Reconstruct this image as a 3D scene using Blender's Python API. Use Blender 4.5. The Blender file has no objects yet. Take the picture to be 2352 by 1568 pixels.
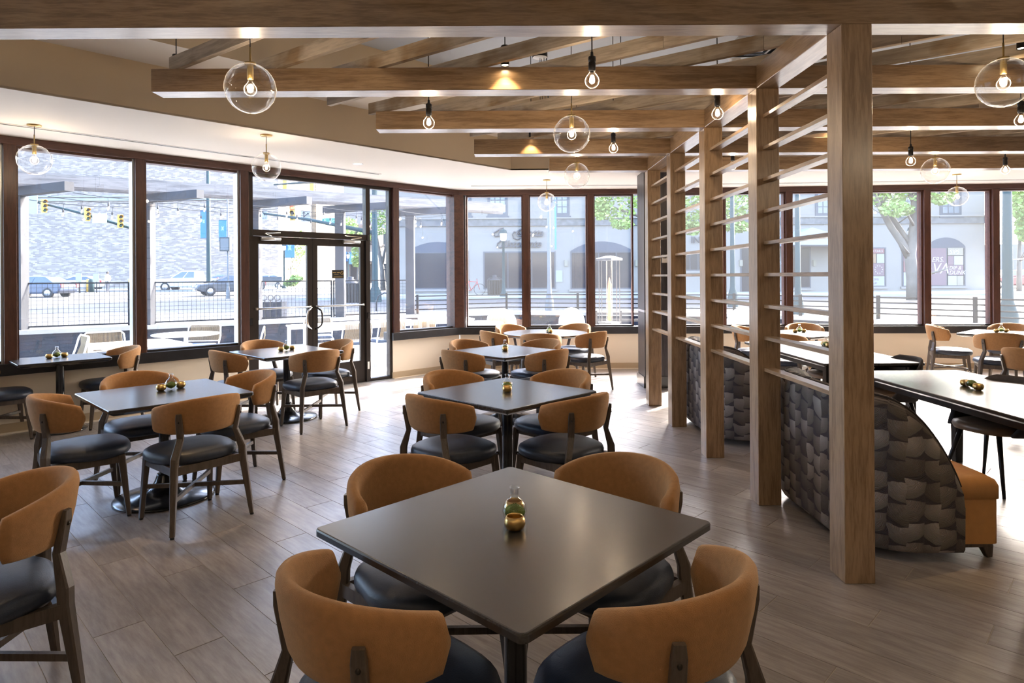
import bpy, bmesh, math, random
from mathutils import Vector, Matrix
random.seed(7)
S = bpy.context.scene
C = S.collection
PI = math.pi
R = math.radians

# ---------------------------------------------------------------- camera, sky, sun, exposure
cam_d = bpy.data.cameras.new('camera')
cam_d.sensor_width = 36.0
cam_d.lens = 1475.0 / 2352.0 * 36.0
cam_d.shift_y = -149.0 / 2352.0
cam_d.clip_end = 600
cam = bpy.data.objects.new('camera', cam_d)
C.objects.link(cam)
cam.matrix_world = Matrix.Translation((0, 0, 1.567)) @ Matrix.Rotation(R(-0.5), 4, 'Z') @ Matrix.Rotation(R(90), 4, 'X') @ Matrix.Rotation(R(-0.37), 4, 'Z')
S.camera = cam
F_, H_ = 1475.0, 1.567

SUN_AZ = (0.655, 0.755)      # horizontal direction towards the sun
SUN_EL = R(33)
w = bpy.data.worlds.new('sky'); S.world = w; w.use_nodes = True
nt = w.node_tree; nt.nodes.clear()
sky = nt.nodes.new('ShaderNodeTexSky'); sky.sky_type = 'NISHITA'; sky.sun_disc = False
sky.sun_elevation = SUN_EL; sky.sun_rotation = math.atan2(SUN_AZ[0], SUN_AZ[1])
sky.air_density = 0.8; sky.dust_density = 3.5; sky.ozone_density = 1.0
bg = nt.nodes.new('ShaderNodeBackground'); bg.inputs['Strength'].default_value = 1.08
wo = nt.nodes.new('ShaderNodeOutputWorld')
nt.links.new(sky.outputs[0], bg.inputs[0]); nt.links.new(bg.outputs[0], wo.inputs[0])
sun_d = bpy.data.lights.new('sun', 'SUN'); sun_d.energy = 9.0; sun_d.angle = R(0.6); sun_d.color = (1.0, 0.93, 0.82)
sun = bpy.data.objects.new('sun', sun_d); C.objects.link(sun)
sd = Vector((SUN_AZ[0] * math.cos(SUN_EL), SUN_AZ[1] * math.cos(SUN_EL), math.sin(SUN_EL)))
sun.rotation_euler = sd.to_track_quat('Z', 'Y').to_euler(); sun.location = (30, 35, 40)
vs = S.view_settings
vs.view_transform = 'Standard'; vs.look = 'None'; vs.gamma = 1.0; vs.use_curve_mapping = False
vs.exposure = 1.88

# ---------------------------------------------------------------- pixel helpers (photo frame 2352 x 1568)
_r, _y = R(.37), R(.5)
def ray(x, y):
    u, v = x - 1176.0, y - 635.0
    xp = u * math.cos(_r) - v * math.sin(_r); yp = v * math.cos(_r) + u * math.sin(_r)
    a, c = xp / F_, -yp / F_
    return Vector((a * math.cos(_y) + math.sin(_y), -a * math.sin(_y) + math.cos(_y), c))
def atY(x, y, Y):
    d = ray(x, y); d = d * (Y / d.y); d.z += H_; return d
def atZ(x, y, z):
    d = ray(x, y); d = d * ((z - H_) / d.z); d.z += H_; return d
def proj(p):
    xr = p[0] * math.cos(_y) - p[1] * math.sin(_y); yr = p[0] * math.sin(_y) + p[1] * math.cos(_y)
    if yr < .05: return None
    xp, yp = F_ * xr / yr, -F_ * (p[2] - H_) / yr
    return (xp * math.cos(_r) + yp * math.sin(_r) + 1176, yp * math.cos(_r) - xp * math.sin(_r) + 635)

# ---------------------------------------------------------------- mesh builder
class MB:
    def __init__(s): s.v = []; s.f = []; s.sm = []
    def add(s, vs, fs, smooth=False):
        o = len(s.v); s.v += [tuple(p) for p in vs]
        for f in fs: s.f.append([i + o for i in f]); s.sm.append(smooth)
        return s
    def hexa(s, p):   # 0-3 bottom ccw, 4-7 top ccw
        return s.add(p, [(3, 2, 1, 0), (4, 5, 6, 7), (0, 1, 5, 4), (1, 2, 6, 5), (2, 3, 7, 6), (3, 0, 4, 7)])
    def box(s, c, d, rz=0):
        x, y, z = d[0] / 2, d[1] / 2, d[2] / 2; k, q = math.cos(rz), math.sin(rz)
        P = [(-x, -y, -z), (x, -y, -z), (x, y, -z), (-x, y, -z), (-x, -y, z), (x, -y, z), (x, y, z), (-x, y, z)]
        return s.hexa([(c[0] + a * k - b * q, c[1] + a * q + b * k, c[2] + e) for a, b, e in P])
    def lim(s, x0, x1, y0, y1, z0, z1): return s.box(((x0 + x1) / 2, (y0 + y1) / 2, (z0 + z1) / 2), (x1 - x0, y1 - y0, z1 - z0))
    def bar(s, p, q, w0, h0, w1=None, h1=None, up=(0, 0, 1)):
        p, q = Vector(p), Vector(q); d = (q - p).normalized(); up = Vector(up)
        if abs(d.dot(up)) > .99: up = Vector((0, 1, 0))
        a = d.cross(up).normalized(); b = a.cross(d).normalized()
        w1 = w0 if w1 is None else w1; h1 = h0 if h1 is None else h1
        A = [p - a * w0 / 2 - b * h0 / 2, p + a * w0 / 2 - b * h0 / 2, p + a * w0 / 2 + b * h0 / 2, p - a * w0 / 2 + b * h0 / 2]
        B = [q - a * w1 / 2 - b * h1 / 2, q + a * w1 / 2 - b * h1 / 2, q + a * w1 / 2 + b * h1 / 2, q - a * w1 / 2 + b * h1 / 2]
        return s.hexa(A + B)
    def path(s, pts, szs, xd, rnd=0.25):   # chamfered rectangular section swept along pts; xd = width axis
        n = len(pts); rings = []; xd = Vector(xd)
        for i, p in enumerate(pts):
            p = Vector(p); d = (Vector(pts[min(i + 1, n - 1)]) - Vector(pts[max(i - 1, 0)])).normalized()
            a = (xd - d * xd.dot(d)).normalized(); b = d.cross(a).normalized(); w, h = szs[i][0] / 2, szs[i][1] / 2; c = min(w, h) * rnd
            rings.append([p + a * e + b * g for e, g in ((w - c, -h), (w, -h + c), (w, h - c), (w - c, h), (-w + c, h), (-w, h - c), (-w, -h + c), (-w + c, -h))])
        return s.rings(rings)
    def rings(s, rings, smooth=False, closed=True, caps=True):
        n = len(rings[0]); o = []; V = [p for r in rings for p in r]; fs = []
        for i in range(len(rings) - 1):
            for j in range(n if closed else n - 1):
                k = (j + 1) % n; fs.append((i * n + j, i * n + k, (i + 1) * n + k, (i + 1) * n + j))
        s.add(V, fs, smooth)
        if caps and closed:
            s.add(rings[0], [tuple(range(n))[::-1]]); s.add(rings[-1], [tuple(range(n))])
        return s
    def tube(s, pts, r, n=8, caps=True, smooth=True):
        m = len(pts); rings = []; prev = None
        for i, p in enumerate(pts):
            p = Vector(p); d = (Vector(pts[min(i + 1, m - 1)]) - Vector(pts[max(i - 1, 0)])).normalized()
            if prev is None:
                t = Vector((0, 0, 1)) if abs(d.z) < .9 else Vector((1, 0, 0)); a = d.cross(t).normalized()
            else:
                a = (prev - d * prev.dot(d)).normalized()
            prev = a; b = d.cross(a); q = r[i] if isinstance(r, (list, tuple)) else r
            rings.append([p + (a * math.cos(2 * PI * j / n) + b * math.sin(2 * PI * j / n)) * q for j in range(n)])
        return s.rings(rings, smooth, True, caps)
    def lathe(s, prof, n=20, c=(0, 0, 0), smooth=True, caps=False):
        rings = [[(c[0] + r * math.cos(2 * PI * j / n), c[1] + r * math.sin(2 * PI * j / n), c[2] + z) for j in range(n)] for r, z in prof]
        return s.rings(rings, smooth, True, caps)
    def sphere(s, c, r, n=14, m=9, sc=(1, 1, 1)):
        prof = [(max(1e-4, r * math.sin(PI * i / m)), -r * math.cos(PI * i / m)) for i in range(m + 1)]
        rings = [[(c[0] + q * sc[0] * math.cos(2 * PI * j / n), c[1] + q * sc[1] * math.sin(2 * PI * j / n), c[2] + z * sc[2]) for j in range(n)] for q, z in prof]
        return s.rings(rings, True, True, False)
    def prism(s, poly, z0, z1, smooth_side=False):
        n = len(poly); V = [(p[0], p[1], z0) for p in poly] + [(p[0], p[1], z1) for p in poly]
        s.add(V, [(i, (i + 1) % n, n + (i + 1) % n, n + i) for i in range(n)], smooth_side)
        return s.add(V, [tuple(range(n))[::-1], tuple(range(n, 2 * n))])
    def slab(s, o, ux, uy, poly, t):   # polygon in plane (o,ux,uy) extruded by t along ux x uy
        o, ux, uy = Vector(o), Vector(ux), Vector(uy); nn = ux.cross(uy).normalized() * t; n = len(poly)
        A = [o + ux * a + uy * b for a, b in poly]; B = [p + nn for p in A]
        s.add(A + B, [(i, (i + 1) % n, n + (i + 1) % n, n + i) for i in range(n)])
        return s.add(A + B, [tuple(range(n))[::-1], tuple(range(n, 2 * n))])
    def mesh(s, name):
        me = bpy.data.meshes.new(name); me.from_pydata(s.v, [], s.f)
        me.polygons.foreach_set('use_smooth', s.sm); me.validate(); me.update(); return me
    def build(s, name, mat, parent=None, world=False):
        me = s.mesh(name); me.materials.append(mat)
        bm = bmesh.new(); bm.from_mesh(me); bmesh.ops.remove_doubles(bm, verts=bm.verts, dist=1e-5); bmesh.ops.recalc_face_normals(bm, faces=bm.faces); bm.to_mesh(me); bm.free()
        return link(name, me, parent, world)
def link(name, me, parent=None, world=False):
    o = bpy.data.objects.new(name, me); C.objects.link(o)
    if parent:
        o.parent = parent
        if world: o.location = -Vector(parent.location)
    return o
def tag(o, label=None, cat=None, group=None, kind=None):
    if label: o['label'] = label
    if cat: o['category'] = cat
    if group: o['group'] = group
    if kind: o['kind'] = kind
    return o
def thing(name, label, cat=None, loc=(0, 0, 0), rz=0, group=None, kind=None):
    o = bpy.data.objects.new(name, None); C.objects.link(o); o.empty_display_size = .1
    o.location = loc; o.rotation_euler = (0, 0, rz); return tag(o, label, cat, group, kind)
KIDS = {}
def copy_tree(o, parent=None):
    c = o.copy(); C.objects.link(c)
    if parent: c.parent = parent
    for k in [x for x in ALLKIDS(o)]: copy_tree(k, c)
    return c
def ALLKIDS(o): return list(o.children)
def dup(o, loc, rz, label, group=None):
    c = copy_tree(o); c.location = loc; c.rotation_euler = (0, 0, rz); c['label'] = label
    if group: c['group'] = group
    return c
def dirbox(name, p, q, w, h, mat, parent=None, up=(0, 0, 1), bev=.0):
    """a squared member from p to q as its own object; local x runs along its length (grain)"""
    p, q = Vector(p), Vector(q); L = (q - p).length; d = (q - p).normalized(); up = Vector(up)
    if abs(d.dot(up)) > .99: up = Vector((0, 1, 0))
    yv = up.cross(d).normalized(); zv = d.cross(yv)
    m = MB(); m.lim(0, L, -w / 2, w / 2, -h / 2, h / 2)
    me = m.mesh(name); me.materials.append(mat)
    bm = bmesh.new(); bm.from_mesh(me); bmesh.ops.remove_doubles(bm, verts=bm.verts, dist=1e-6)
    if bev: bmesh.ops.bevel(bm, geom=bm.edges[:], offset=bev, segments=1, affect='EDGES')
    bmesh.ops.recalc_face_normals(bm, faces=bm.faces); bm.to_mesh(me); bm.free()
    o = link(name, me, parent)
    M = Matrix((d, yv, zv)).transposed().to_4x4(); M.translation = p - (Vector(parent.location) if parent else Vector())
    o.matrix_local = M if parent else M
    if not parent: o.matrix_world = M
    return o
def text_mesh(body, size, ext=.0, shear=0., spacing=1., align='LEFT', bold=0.):
    cu = bpy.data.curves.new('lettering', 'FONT'); cu.body = body; cu.size = size; cu.extrude = ext; cu.shear = shear; cu.space_character = spacing; cu.align_x = align; cu.offset = bold; cu.resolution_u = 3
    o = bpy.data.objects.new('lettering', cu); C.objects.link(o)
    bpy.context.view_layer.update()
    me = bpy.data.meshes.new_from_object(o.evaluated_get(bpy.context.evaluated_depsgraph_get()))
    bpy.data.objects.remove(o); bpy.data.curves.remove(cu); return me
def text(name, body, size, mat, parent, loc, rot, ext=.002, shear=0., spacing=1., align='LEFT', sx=1):
    me = text_mesh(body, size, ext, shear, spacing, align); me.materials.clear(); me.materials.append(mat)
    o = link(name, me, parent); o.location = loc; o.rotation_euler = rot; o.scale = (sx, 1, 1); return o

# ---------------------------------------------------------------- materials
def M_(name):
    m = bpy.data.materials.new(name); m.use_nodes = True; n = m.node_tree; b = n.nodes['Principled BSDF']; return m, n, b
def nn(n, t, **kw):
    x = n.nodes.new(t)
    for k, v in kw.items():
        if k in x.inputs: x.inputs[k].default_value = v
        else: setattr(x, k, v)
    return x
def ramp(n, fac, stops):
    r = n.nodes.new('ShaderNodeValToRGB'); e = r.color_ramp.elements
    while len(e) < len(stops): e.new(.5)
    for i, (p, c) in enumerate(stops): e[i].position = p; e[i].color = (*c, 1)
    n.links.new(fac, r.inputs[0]); return r
def plain(name, col, rough=.5, metal=0., bump=0, bscale=60, var=.0, spec=None, coat=0, tr=0):
    m, n, b = M_(name)
    b.inputs['Base Color'].default_value = (*col, 1); b.inputs['Roughness'].default_value = rough; b.inputs['Metallic'].default_value = metal
    if spec is not None: b.inputs['Specular IOR Level'].default_value = spec
    if coat: b.inputs['Coat Weight'].default_value = coat; b.inputs['Coat Roughness'].default_value = .15
    if bump or var:
        tc = nn(n, 'ShaderNodeTexCoord'); no = nn(n, 'ShaderNodeTexNoise', Scale=bscale, Detail=3.0); n.links.new(tc.outputs['Object'], no.inputs['Vector'])
        if bump:
            bp = nn(n, 'ShaderNodeBump', Strength=bump, Distance=.01); n.links.new(no.outputs['Fac'], bp.inputs['Height']); n.links.new(bp.outputs[0], b.inputs['Normal'])
        if var:
            no2 = nn(n, 'ShaderNodeTexNoise', Scale=bscale * .12, Detail=4.0); n.links.new(tc.outputs['Object'], no2.inputs['Vector'])
            rr = ramp(n, no2.outputs['Fac'], [(.3, tuple(c * (1 - var) for c in col)), (.7, tuple(min(1, c * (1 + var)) for c in col))]); n.links.new(rr.outputs[0], b.inputs['Base Color'])
    return m
def wood(name, c0, c1, rough=.45, crough=.16, along='X', sc=1., bump=.15, spec=.5, stain=None, contrast=(.35, .68), coat=0):
    """grain stretched along one local axis, with cathedral-like waves; a random offset for each object"""
    m, n, b = M_(name)
    tc = nn(n, 'ShaderNodeTexCoord'); oi = nn(n, 'ShaderNodeObjectInfo')
    ad = nn(n, 'ShaderNodeVectorMath', operation='ADD'); mu = nn(n, 'ShaderNodeMath', operation='MULTIPLY'); mu.inputs[1].default_value = 37.0
    n.links.new(oi.outputs['Random'], mu.inputs[0]); n.links.new(tc.outputs['Object'], ad.inputs[0]); n.links.new(mu.outputs[0], ad.inputs[1])
    mp = nn(n, 'ShaderNodeMapping'); k = {'X': (.9, 9, 9), 'Y': (9, .9, 9), 'Z': (9, 9, .9)}[along]
    mp.inputs['Scale'].default_value = tuple(q * sc for q in k); n.links.new(ad.outputs[0], mp.inputs['Vector'])
    n1 = nn(n, 'ShaderNodeTexNoise', Scale=1.6, Detail=2.0); n.links.new(mp.outputs[0], n1.inputs['Vector'])
    wv = nn(n, 'ShaderNodeMath', operation='MULTIPLY'); wv.inputs[1].default_value = 16.0; n.links.new(n1.outputs['Fac'], wv.inputs[0])
    sn = nn(n, 'ShaderNodeMath', operation='SINE'); n.links.new(wv.outputs[0], sn.inputs[0])
    n2 = nn(n, 'ShaderNodeTexNoise', Scale=9.0, Detail=5.0, Roughness=.65); n.links.new(mp.outputs[0], n2.inputs['Vector'])
    s2 = nn(n, 'ShaderNodeMath', operation='MULTIPLY_ADD'); s2.inputs[1].default_value = .13; n.links.new(sn.outputs[0], s2.inputs[0]); n.links.new(n2.outputs['Fac'], s2.inputs[2])
    rr = ramp(n, s2.outputs[0], [(contrast[0], c0), (contrast[1], c1)])
    out = rr.outputs[0]
    hs = nn(n, 'ShaderNodeHueSaturation'); mr = nn(n, 'ShaderNodeMapRange'); mr.inputs['To Min'].default_value = .82; mr.inputs['To Max'].default_value = 1.16
    n.links.new(oi.outputs['Random'], mr.inputs[0]); n.links.new(mr.outputs[0], hs.inputs['Value']); n.links.new(out, hs.inputs['Color']); out = hs.outputs[0]
    if stain:
        n3 = nn(n, 'ShaderNodeTexNoise', Scale=2.2, Detail=3.0, Roughness=.6); n.links.new(ad.outputs[0], n3.inputs['Vector'])
        st = ramp(n, n3.outputs['Fac'], [(.52, (1, 1, 1)), (.66, stain)]); mx = nn(n, 'ShaderNodeMix', data_type='RGBA', blend_type='MULTIPLY'); mx.inputs[0].default_value = 1
        n.links.new(out, mx.inputs[6]); n.links.new(st.outputs[0], mx.inputs[7]); out = mx.outputs[2]
    n.links.new(out, b.inputs['Base Color'])
    b.inputs['Roughness'].default_value = rough; b.inputs['Specular IOR Level'].default_value = spec
    if coat: b.inputs['Coat Weight'].default_value = coat; b.inputs['Coat Roughness'].default_value = crough
    if bump:
        bp = nn(n, 'ShaderNodeBump', Strength=bump, Distance=.004); n.links.new(s2.outputs[0], bp.inputs['Height']); n.links.new(bp.outputs[0], b.inputs['Normal'])
    return m
def glassy(name, tint=(1, 1, 1), ior=1.45, rough=.0, haze=0., hazecol=(.9, .95, 1), boost=1., rim=0.):
    """thin clear pane: straight-through transmission, Fresnel reflection, optional translucent haze painted in for window glare"""
    m, n, b = M_(name); n.nodes.remove(b); o = n.nodes['Material Output']
    t = nn(n, 'ShaderNodeBsdfTransparent', Color=(*tint, 1)); g = nn(n, 'ShaderNodeBsdfGlossy', Roughness=rough)
    lw = nn(n, 'ShaderNodeLayerWeight', Blend=.5); pw = nn(n, 'ShaderNodeMath', operation='POWER'); pw.inputs[1].default_value = 3.2; n.links.new(lw.outputs['Facing'], pw.inputs[0])
    f0 = ((ior - 1) / (ior + 1)) ** 2; ma = nn(n, 'ShaderNodeMath', operation='MULTIPLY_ADD'); ma.inputs[1].default_value = (1 - f0) * .8; ma.inputs[2].default_value = f0 * 1.4; n.links.new(pw.outputs[0], ma.inputs[0]); f = ma.outputs[0]
    if boost != 1:
        q = nn(n, 'ShaderNodeMath', operation='MULTIPLY', use_clamp=True); q.inputs[1].default_value = boost; n.links.new(f, q.inputs[0]); f = q.outputs[0]
    mx = nn(n, 'ShaderNodeMixShader'); n.links.new(f, mx.inputs[0]); n.links.new(t.outputs[0], mx.inputs[1]); n.links.new(g.outputs[0], mx.inputs[2]); out = mx.outputs[0]
    if rim:
        d = nn(n, 'ShaderNodeBsdfTranslucent', Color=(.95, .97, .97, 1)); e = nn(n, 'ShaderNodeMath', operation='POWER'); e.inputs[1].default_value = 6.; n.links.new(lw.outputs['Facing'], e.inputs[0])
        e2 = nn(n, 'ShaderNodeMath', operation='MULTIPLY'); e2.inputs[1].default_value = rim; n.links.new(e.outputs[0], e2.inputs[0]); m2 = nn(n, 'ShaderNodeMixShader'); n.links.new(e2.outputs[0], m2.inputs[0]); n.links.new(out, m2.inputs[1]); n.links.new(d.outputs[0], m2.inputs[2]); out = m2.outputs[0]
    if haze:
        d = nn(n, 'ShaderNodeBsdfTranslucent', Color=(*hazecol, 1)); m2 = nn(n, 'ShaderNodeMixShader'); m2.inputs[0].default_value = haze
        n.links.new(out, m2.inputs[1]); n.links.new(d.outputs[0], m2.inputs[2]); out = m2.outputs[0]
    n.links.new(out, o.inputs['Surface']); return m
def glow(name, col, s):
    m, n, b = M_(name); b.inputs['Base Color'].default_value = (*col, 1); b.inputs['Emission Color'].default_value = (*col, 1); b.inputs['Emission Strength'].default_value = s; return m

OAK = wood('oak', (.235, .142, .070), (.385, .25, .138), rough=.40, sc=1.3, coat=.8, crough=.25, bump=.06, spec=.6)
PINE = wood('rough pine', (.38, .31, .23), (.58, .49, .38), rough=.7, sc=.8, stain=(.62, .5, .36))
MAHOG = wood('mahogany frame', (.052, .018, .011), (.085, .032, .02), rough=.4, sc=1.0, bump=.03)
CHAIRWOOD = wood('stained chair wood', (.06, .045, .034), (.095, .072, .055), rough=.42, along='Z', sc=2.0, bump=.05)
TABLEWOOD = wood('dark ash table top', (.018, .0165, .016), (.036, .033, .031), rough=.27, sc=1.2, bump=.05, contrast=(.3, .7), spec=.6, coat=.5, crough=.2)
CEIL = plain('ceiling paint', (.84, .79, .72), .75)
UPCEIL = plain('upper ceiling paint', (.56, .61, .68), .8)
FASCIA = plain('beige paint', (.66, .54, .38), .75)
WALLP = plain('cream wall paint', (.80, .71, .58), .7, bump=.05, bscale=150)
BASEB = plain('tan baseboard', (.47, .36, .23), .45)
SILLM = plain('black stone sill', (.022, .022, .025), .32, var=.2, bscale=80)
BRONZE = plain('dark bronze metal', (.035, .028, .024), .38, .55)
ALU = plain('brushed aluminium', (.62, .63, .64), .32, .85)
CHROME = plain('polished chrome', (.75, .75, .76), .12, 1.)
BLACK = plain('black metal', (.014, .014, .016), .35, .3)
BLACKGLOSS = plain('black enamel', (.012, .013, .016), .22, .0, coat=.5)
CAMEL = plain('camel suede', (.36, .172, .060), .85, bump=.35, bscale=420, var=.10)
CAMEL.node_tree.nodes['Principled BSDF'].inputs['Sheen Weight'].default_value = .35
CAMEL.node_tree.nodes['Principled BSDF'].inputs['Sheen Tint'].default_value = (1, .75, .45, 1)
NAVY = plain('navy leather', (.022, .031, .052), .40, bump=.12, bscale=260, var=.12)
TANLEATHER = plain('tan leather', (.46, .22, .068), .4, bump=.1, bscale=200, var=.06)
BROWNLEATHER = plain('brown leather', (.16, .10, .06), .4, bump=.1, bscale=200)
DARKFELT = plain('charcoal fabric', (.035, .03, .03), .9, bump=.2, bscale=300, var=.2)
BRASS = plain('brushed brass', (.62, .42, .16), .3, 1.)
BRASSD = plain('aged brass rod', (.42, .30, .12), .38, 1.)
MOSS = plain('moss', (.13, .19, .02), .9, bump=1., bscale=160, var=.5)
GLASSW = glassy('window glass', (.97, .985, 1.), haze=.014, hazecol=(.92, .96, 1.))  # pale haze in the colour stands in for daylight glare on the glass
GLASSF = glassy('far window glass', (.97, .985, 1.), haze=.007, hazecol=(.92, .96, 1.))  # same glare veil, painted thinner for the sunlit panes
GLASST = glassy('blown glass', (.985, .985, .985), ior=1.55, boost=1.2, rim=.2)
GLASSB = glassy('bulb glass', (1, .97, .92), ior=1.45, rim=.5)
FILAMENT = glow('lamp filament', (1., .62, .26), 60.)
SPOTLED = glow('spot lamp face', (1., .75, .45), 25.)
WHITE = plain('white powder coat', (.85, .85, .85), .4)
WHITEPL = plain('white plastic', (.8, .79, .76), .4)
DARKVENEER = wood('dark column veneer', (.028, .026, .032), (.06, .056, .066), rough=.35, along='Z', sc=1.0, bump=.05)
# ---------------------------------------------------------------- the room: layout of the walls
CZ, UC = 3.03, 3.90                      # perimeter ceiling, upper ceiling
HEAD0, HEAD1 = 2.945, CZ                 # window head
SILL0, SILL1 = .595, .715
class Wall:
    def __init__(s, p0, p1):
        s.p0, s.p1 = Vector((*p0, 0)), Vector((*p1, 0)); s.L = (s.p1 - s.p0).length; s.a = (s.p1 - s.p0) / s.L
    def side(s, ref):   # normal towards ref (room inside)
        n = Vector((-s.a.y, s.a.x, 0)); s.n = n if (Vector((*ref, 0)) - s.p0).dot(n) > 0 else -n; return s
    def at(s, t, off, z): return s.p0 + s.a * t + s.n * off + Vector((0, 0, z))
    def block(s, m, t0, t1, o0, o1, z0, z1):
        return m.hexa([s.at(t0, o0, z0), s.at(t1, o0, z0), s.at(t1, o1, z0), s.at(t0, o1, z0), s.at(t0, o0, z1), s.at(t1, o0, z1), s.at(t1, o1, z1), s.at(t0, o1, z1)])
LC = (-.79, 10.83); BC = (2.2, 10.78); RC = (9.6, 10.27)
LEN = 10.2
LE = (LC[0] - LEN * .70711, LC[1] - LEN * .70711)
WL = Wall(LC, LE).side((0, 0)); WB = Wall(LC, BC).side((0, 0)); WR = Wall(BC, RC).side((0, 0))

# ---------------------------------------------------------------- floor of wood-look planks laid at 45 degrees
def plank_material():
    m, n, b = M_('wood-look plank tile')
    tc = nn(n, 'ShaderNodeTexCoord'); oi = nn(n, 'ShaderNodeObjectInfo'); ge = nn(n, 'ShaderNodeNewGeometry')
    rs = nn(n, 'ShaderNodeMath', operation='ADD'); n.links.new(oi.outputs['Random'], rs.inputs[0]); n.links.new(ge.outputs['Random Per Island'], rs.inputs[1])
    rf = nn(n, 'ShaderNodeMath', operation='FRACT'); n.links.new(rs.outputs[0], rf.inputs[0])
    mu = nn(n, 'ShaderNodeMath', operation='MULTIPLY'); mu.inputs[1].default_value = 53.; n.links.new(rf.outputs[0], mu.inputs[0])
    rot = nn(n, 'ShaderNodeVectorRotate', rotation_type='Z_AXIS'); rot.inputs['Angle'].default_value = R(45); n.links.new(ge.outputs['Position'], rot.inputs['Vector'])
    ad = nn(n, 'ShaderNodeVectorMath', operation='ADD'); n.links.new(rot.outputs[0], ad.inputs[0]); n.links.new(mu.outputs[0], ad.inputs[1])
    mp = nn(n, 'ShaderNodeMapping'); mp.inputs['Scale'].default_value = (1.1, 8., 1); n.links.new(ad.outputs[0], mp.inputs['Vector'])
    n1 = nn(n, 'ShaderNodeTexNoise', Scale=1.3, Detail=2.); n.links.new(mp.outputs[0], n1.inputs['Vector'])
    wv = nn(n, 'ShaderNodeMath', operation='MULTIPLY'); wv.inputs[1].default_value = 22.; n.links.new(n1.outputs['Fac'], wv.inputs[0])
    sn = nn(n, 'ShaderNodeMath', operation='SINE'); n.links.new(wv.outputs[0], sn.inputs[0])
    n2 = nn(n, 'ShaderNodeTexNoise', Scale=7., Detail=5., Roughness=.65); n.links.new(mp.outputs[0], n2.inputs['Vector'])
    s2 = nn(n, 'ShaderNodeMath', operation='MULTIPLY_ADD'); s2.inputs[1].default_value = .09; n.links.new(sn.outputs[0], s2.inputs[0]); n.links.new(n2.outputs['Fac'], s2.inputs[2])
    rr = ramp(n, s2.outputs[0], [(.3, (.205, .180, .168)), (.72, (.335, .306, .290))])
    hs = nn(n, 'ShaderNodeHueSaturation'); mr = nn(n, 'ShaderNodeMapRange'); mr.inputs['To Min'].default_value = .86; mr.inputs['To Max'].default_value = 1.14
    n.links.new(rf.outputs[0], mr.inputs[0]); n.links.new(mr.outputs[0], hs.inputs['Value']); n.links.new(rr.outputs[0], hs.inputs['Color']); n.links.new(hs.outputs[0], b.inputs['Base Color'])
    b.inputs['Specular IOR Level'].default_value = .68
    n3 = nn(n, 'ShaderNodeTexNoise', Scale=5., Detail=3.); n.links.new(ge.outputs['Position'], n3.inputs['Vector'])
    m3 = nn(n, 'ShaderNodeMapRange'); m3.inputs['To Min'].default_value = .26; m3.inputs['To Max'].default_value = .41; n.links.new(n3.outputs['Fac'], m3.inputs[0]); n.links.new(m3.outputs[0], b.inputs['Roughness'])
    bp = nn(n, 'ShaderNodeBump', Strength=.08, Distance=.004); n.links.new(s2.outputs[0], bp.inputs['Height']); n.links.new(bp.outputs[0], b.inputs['Normal'])
    return m
PLANK = plank_material()
GROUT = plain('floor grout', (.42, .37, .31), .8)
fl = MB(); fl.prism([(-8.1, -4.2), (9.8, -4.2), (9.8, 10.35), (2.2, 10.86), (-.85, 10.9), (-8.1, 3.65)], -.12, -.0025)
floor = tag(fl.build('floor', GROUT), 'floor of taupe wood-look planks laid diagonally with thin grout lines', 'floor', kind='structure')
nL, nB = WL.n, WB.n
HP = [(WL.n, WL.p0 + WL.n * -.06), (WB.n, WB.p0 + WB.n * -.04), (WR.n, WR.p0 + WR.n * -.04), (Vector((1, 0, 0)), Vector((-8, 0, 0))), (Vector((-1, 0, 0)), Vector((9.7, 0, 0))), (Vector((0, 1, 0)), Vector((0, -4.1, 0)))]
def clip(poly):
    for n_, p_ in HP:
        out = []
        for i in range(len(poly)):
            a, b = poly[i], poly[(i + 1) % len(poly)]; da, db = (a - p_).dot(n_), (b - p_).dot(n_)
            if da >= 0: out.append(a)
            if da * db < 0: out.append(a + (b - a) * (da / (da - db)))
        poly = out
        if len(poly) < 3: return []
    return poly
PW, PL, GAP = .2025, 1.2, .0032
eu, ev = Vector((.70711, .70711, 0)), Vector((-.70711, .70711, 0))
planks = []
for k in range(-45, 60):
    for j in range(-12, 14):
        u0, v0 = .71 + PW * k, 3.28 - .4 * k + PL * j
        while v0 > 14: v0 -= 100
        q = [eu * u + ev * v for u, v in ((u0 + GAP / 2, v0 + GAP / 2), (u0 + PW - GAP / 2, v0 + GAP / 2), (u0 + PW - GAP / 2, v0 + PL - GAP / 2), (u0 + GAP / 2, v0 + PL - GAP / 2))]
        c = (q[0] + q[2]) / 2
        if not (-9 < c.x < 10.5 and -5 < c.y < 11.8): continue
        pc = clip(q)
        if not pc: continue
        full = len(pc) == 4 and all((a - b).length < 1e-6 for a, b in zip(pc, q))
        pp = [proj(p) for p in q]; area = 0
        if all(pp):
            xs = [min(max(p[0], 0), 2352) for p in pp]; ys = [min(max(p[1], 0), 1568) for p in pp]
            area = abs(sum(xs[i] * ys[(i + 1) % 4] - xs[(i + 1) % 4] * ys[i] for i in range(4))) / 2
        planks.append((area, full, pc, u0, v0))
planks.sort(key=lambda t: -t[0])
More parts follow.
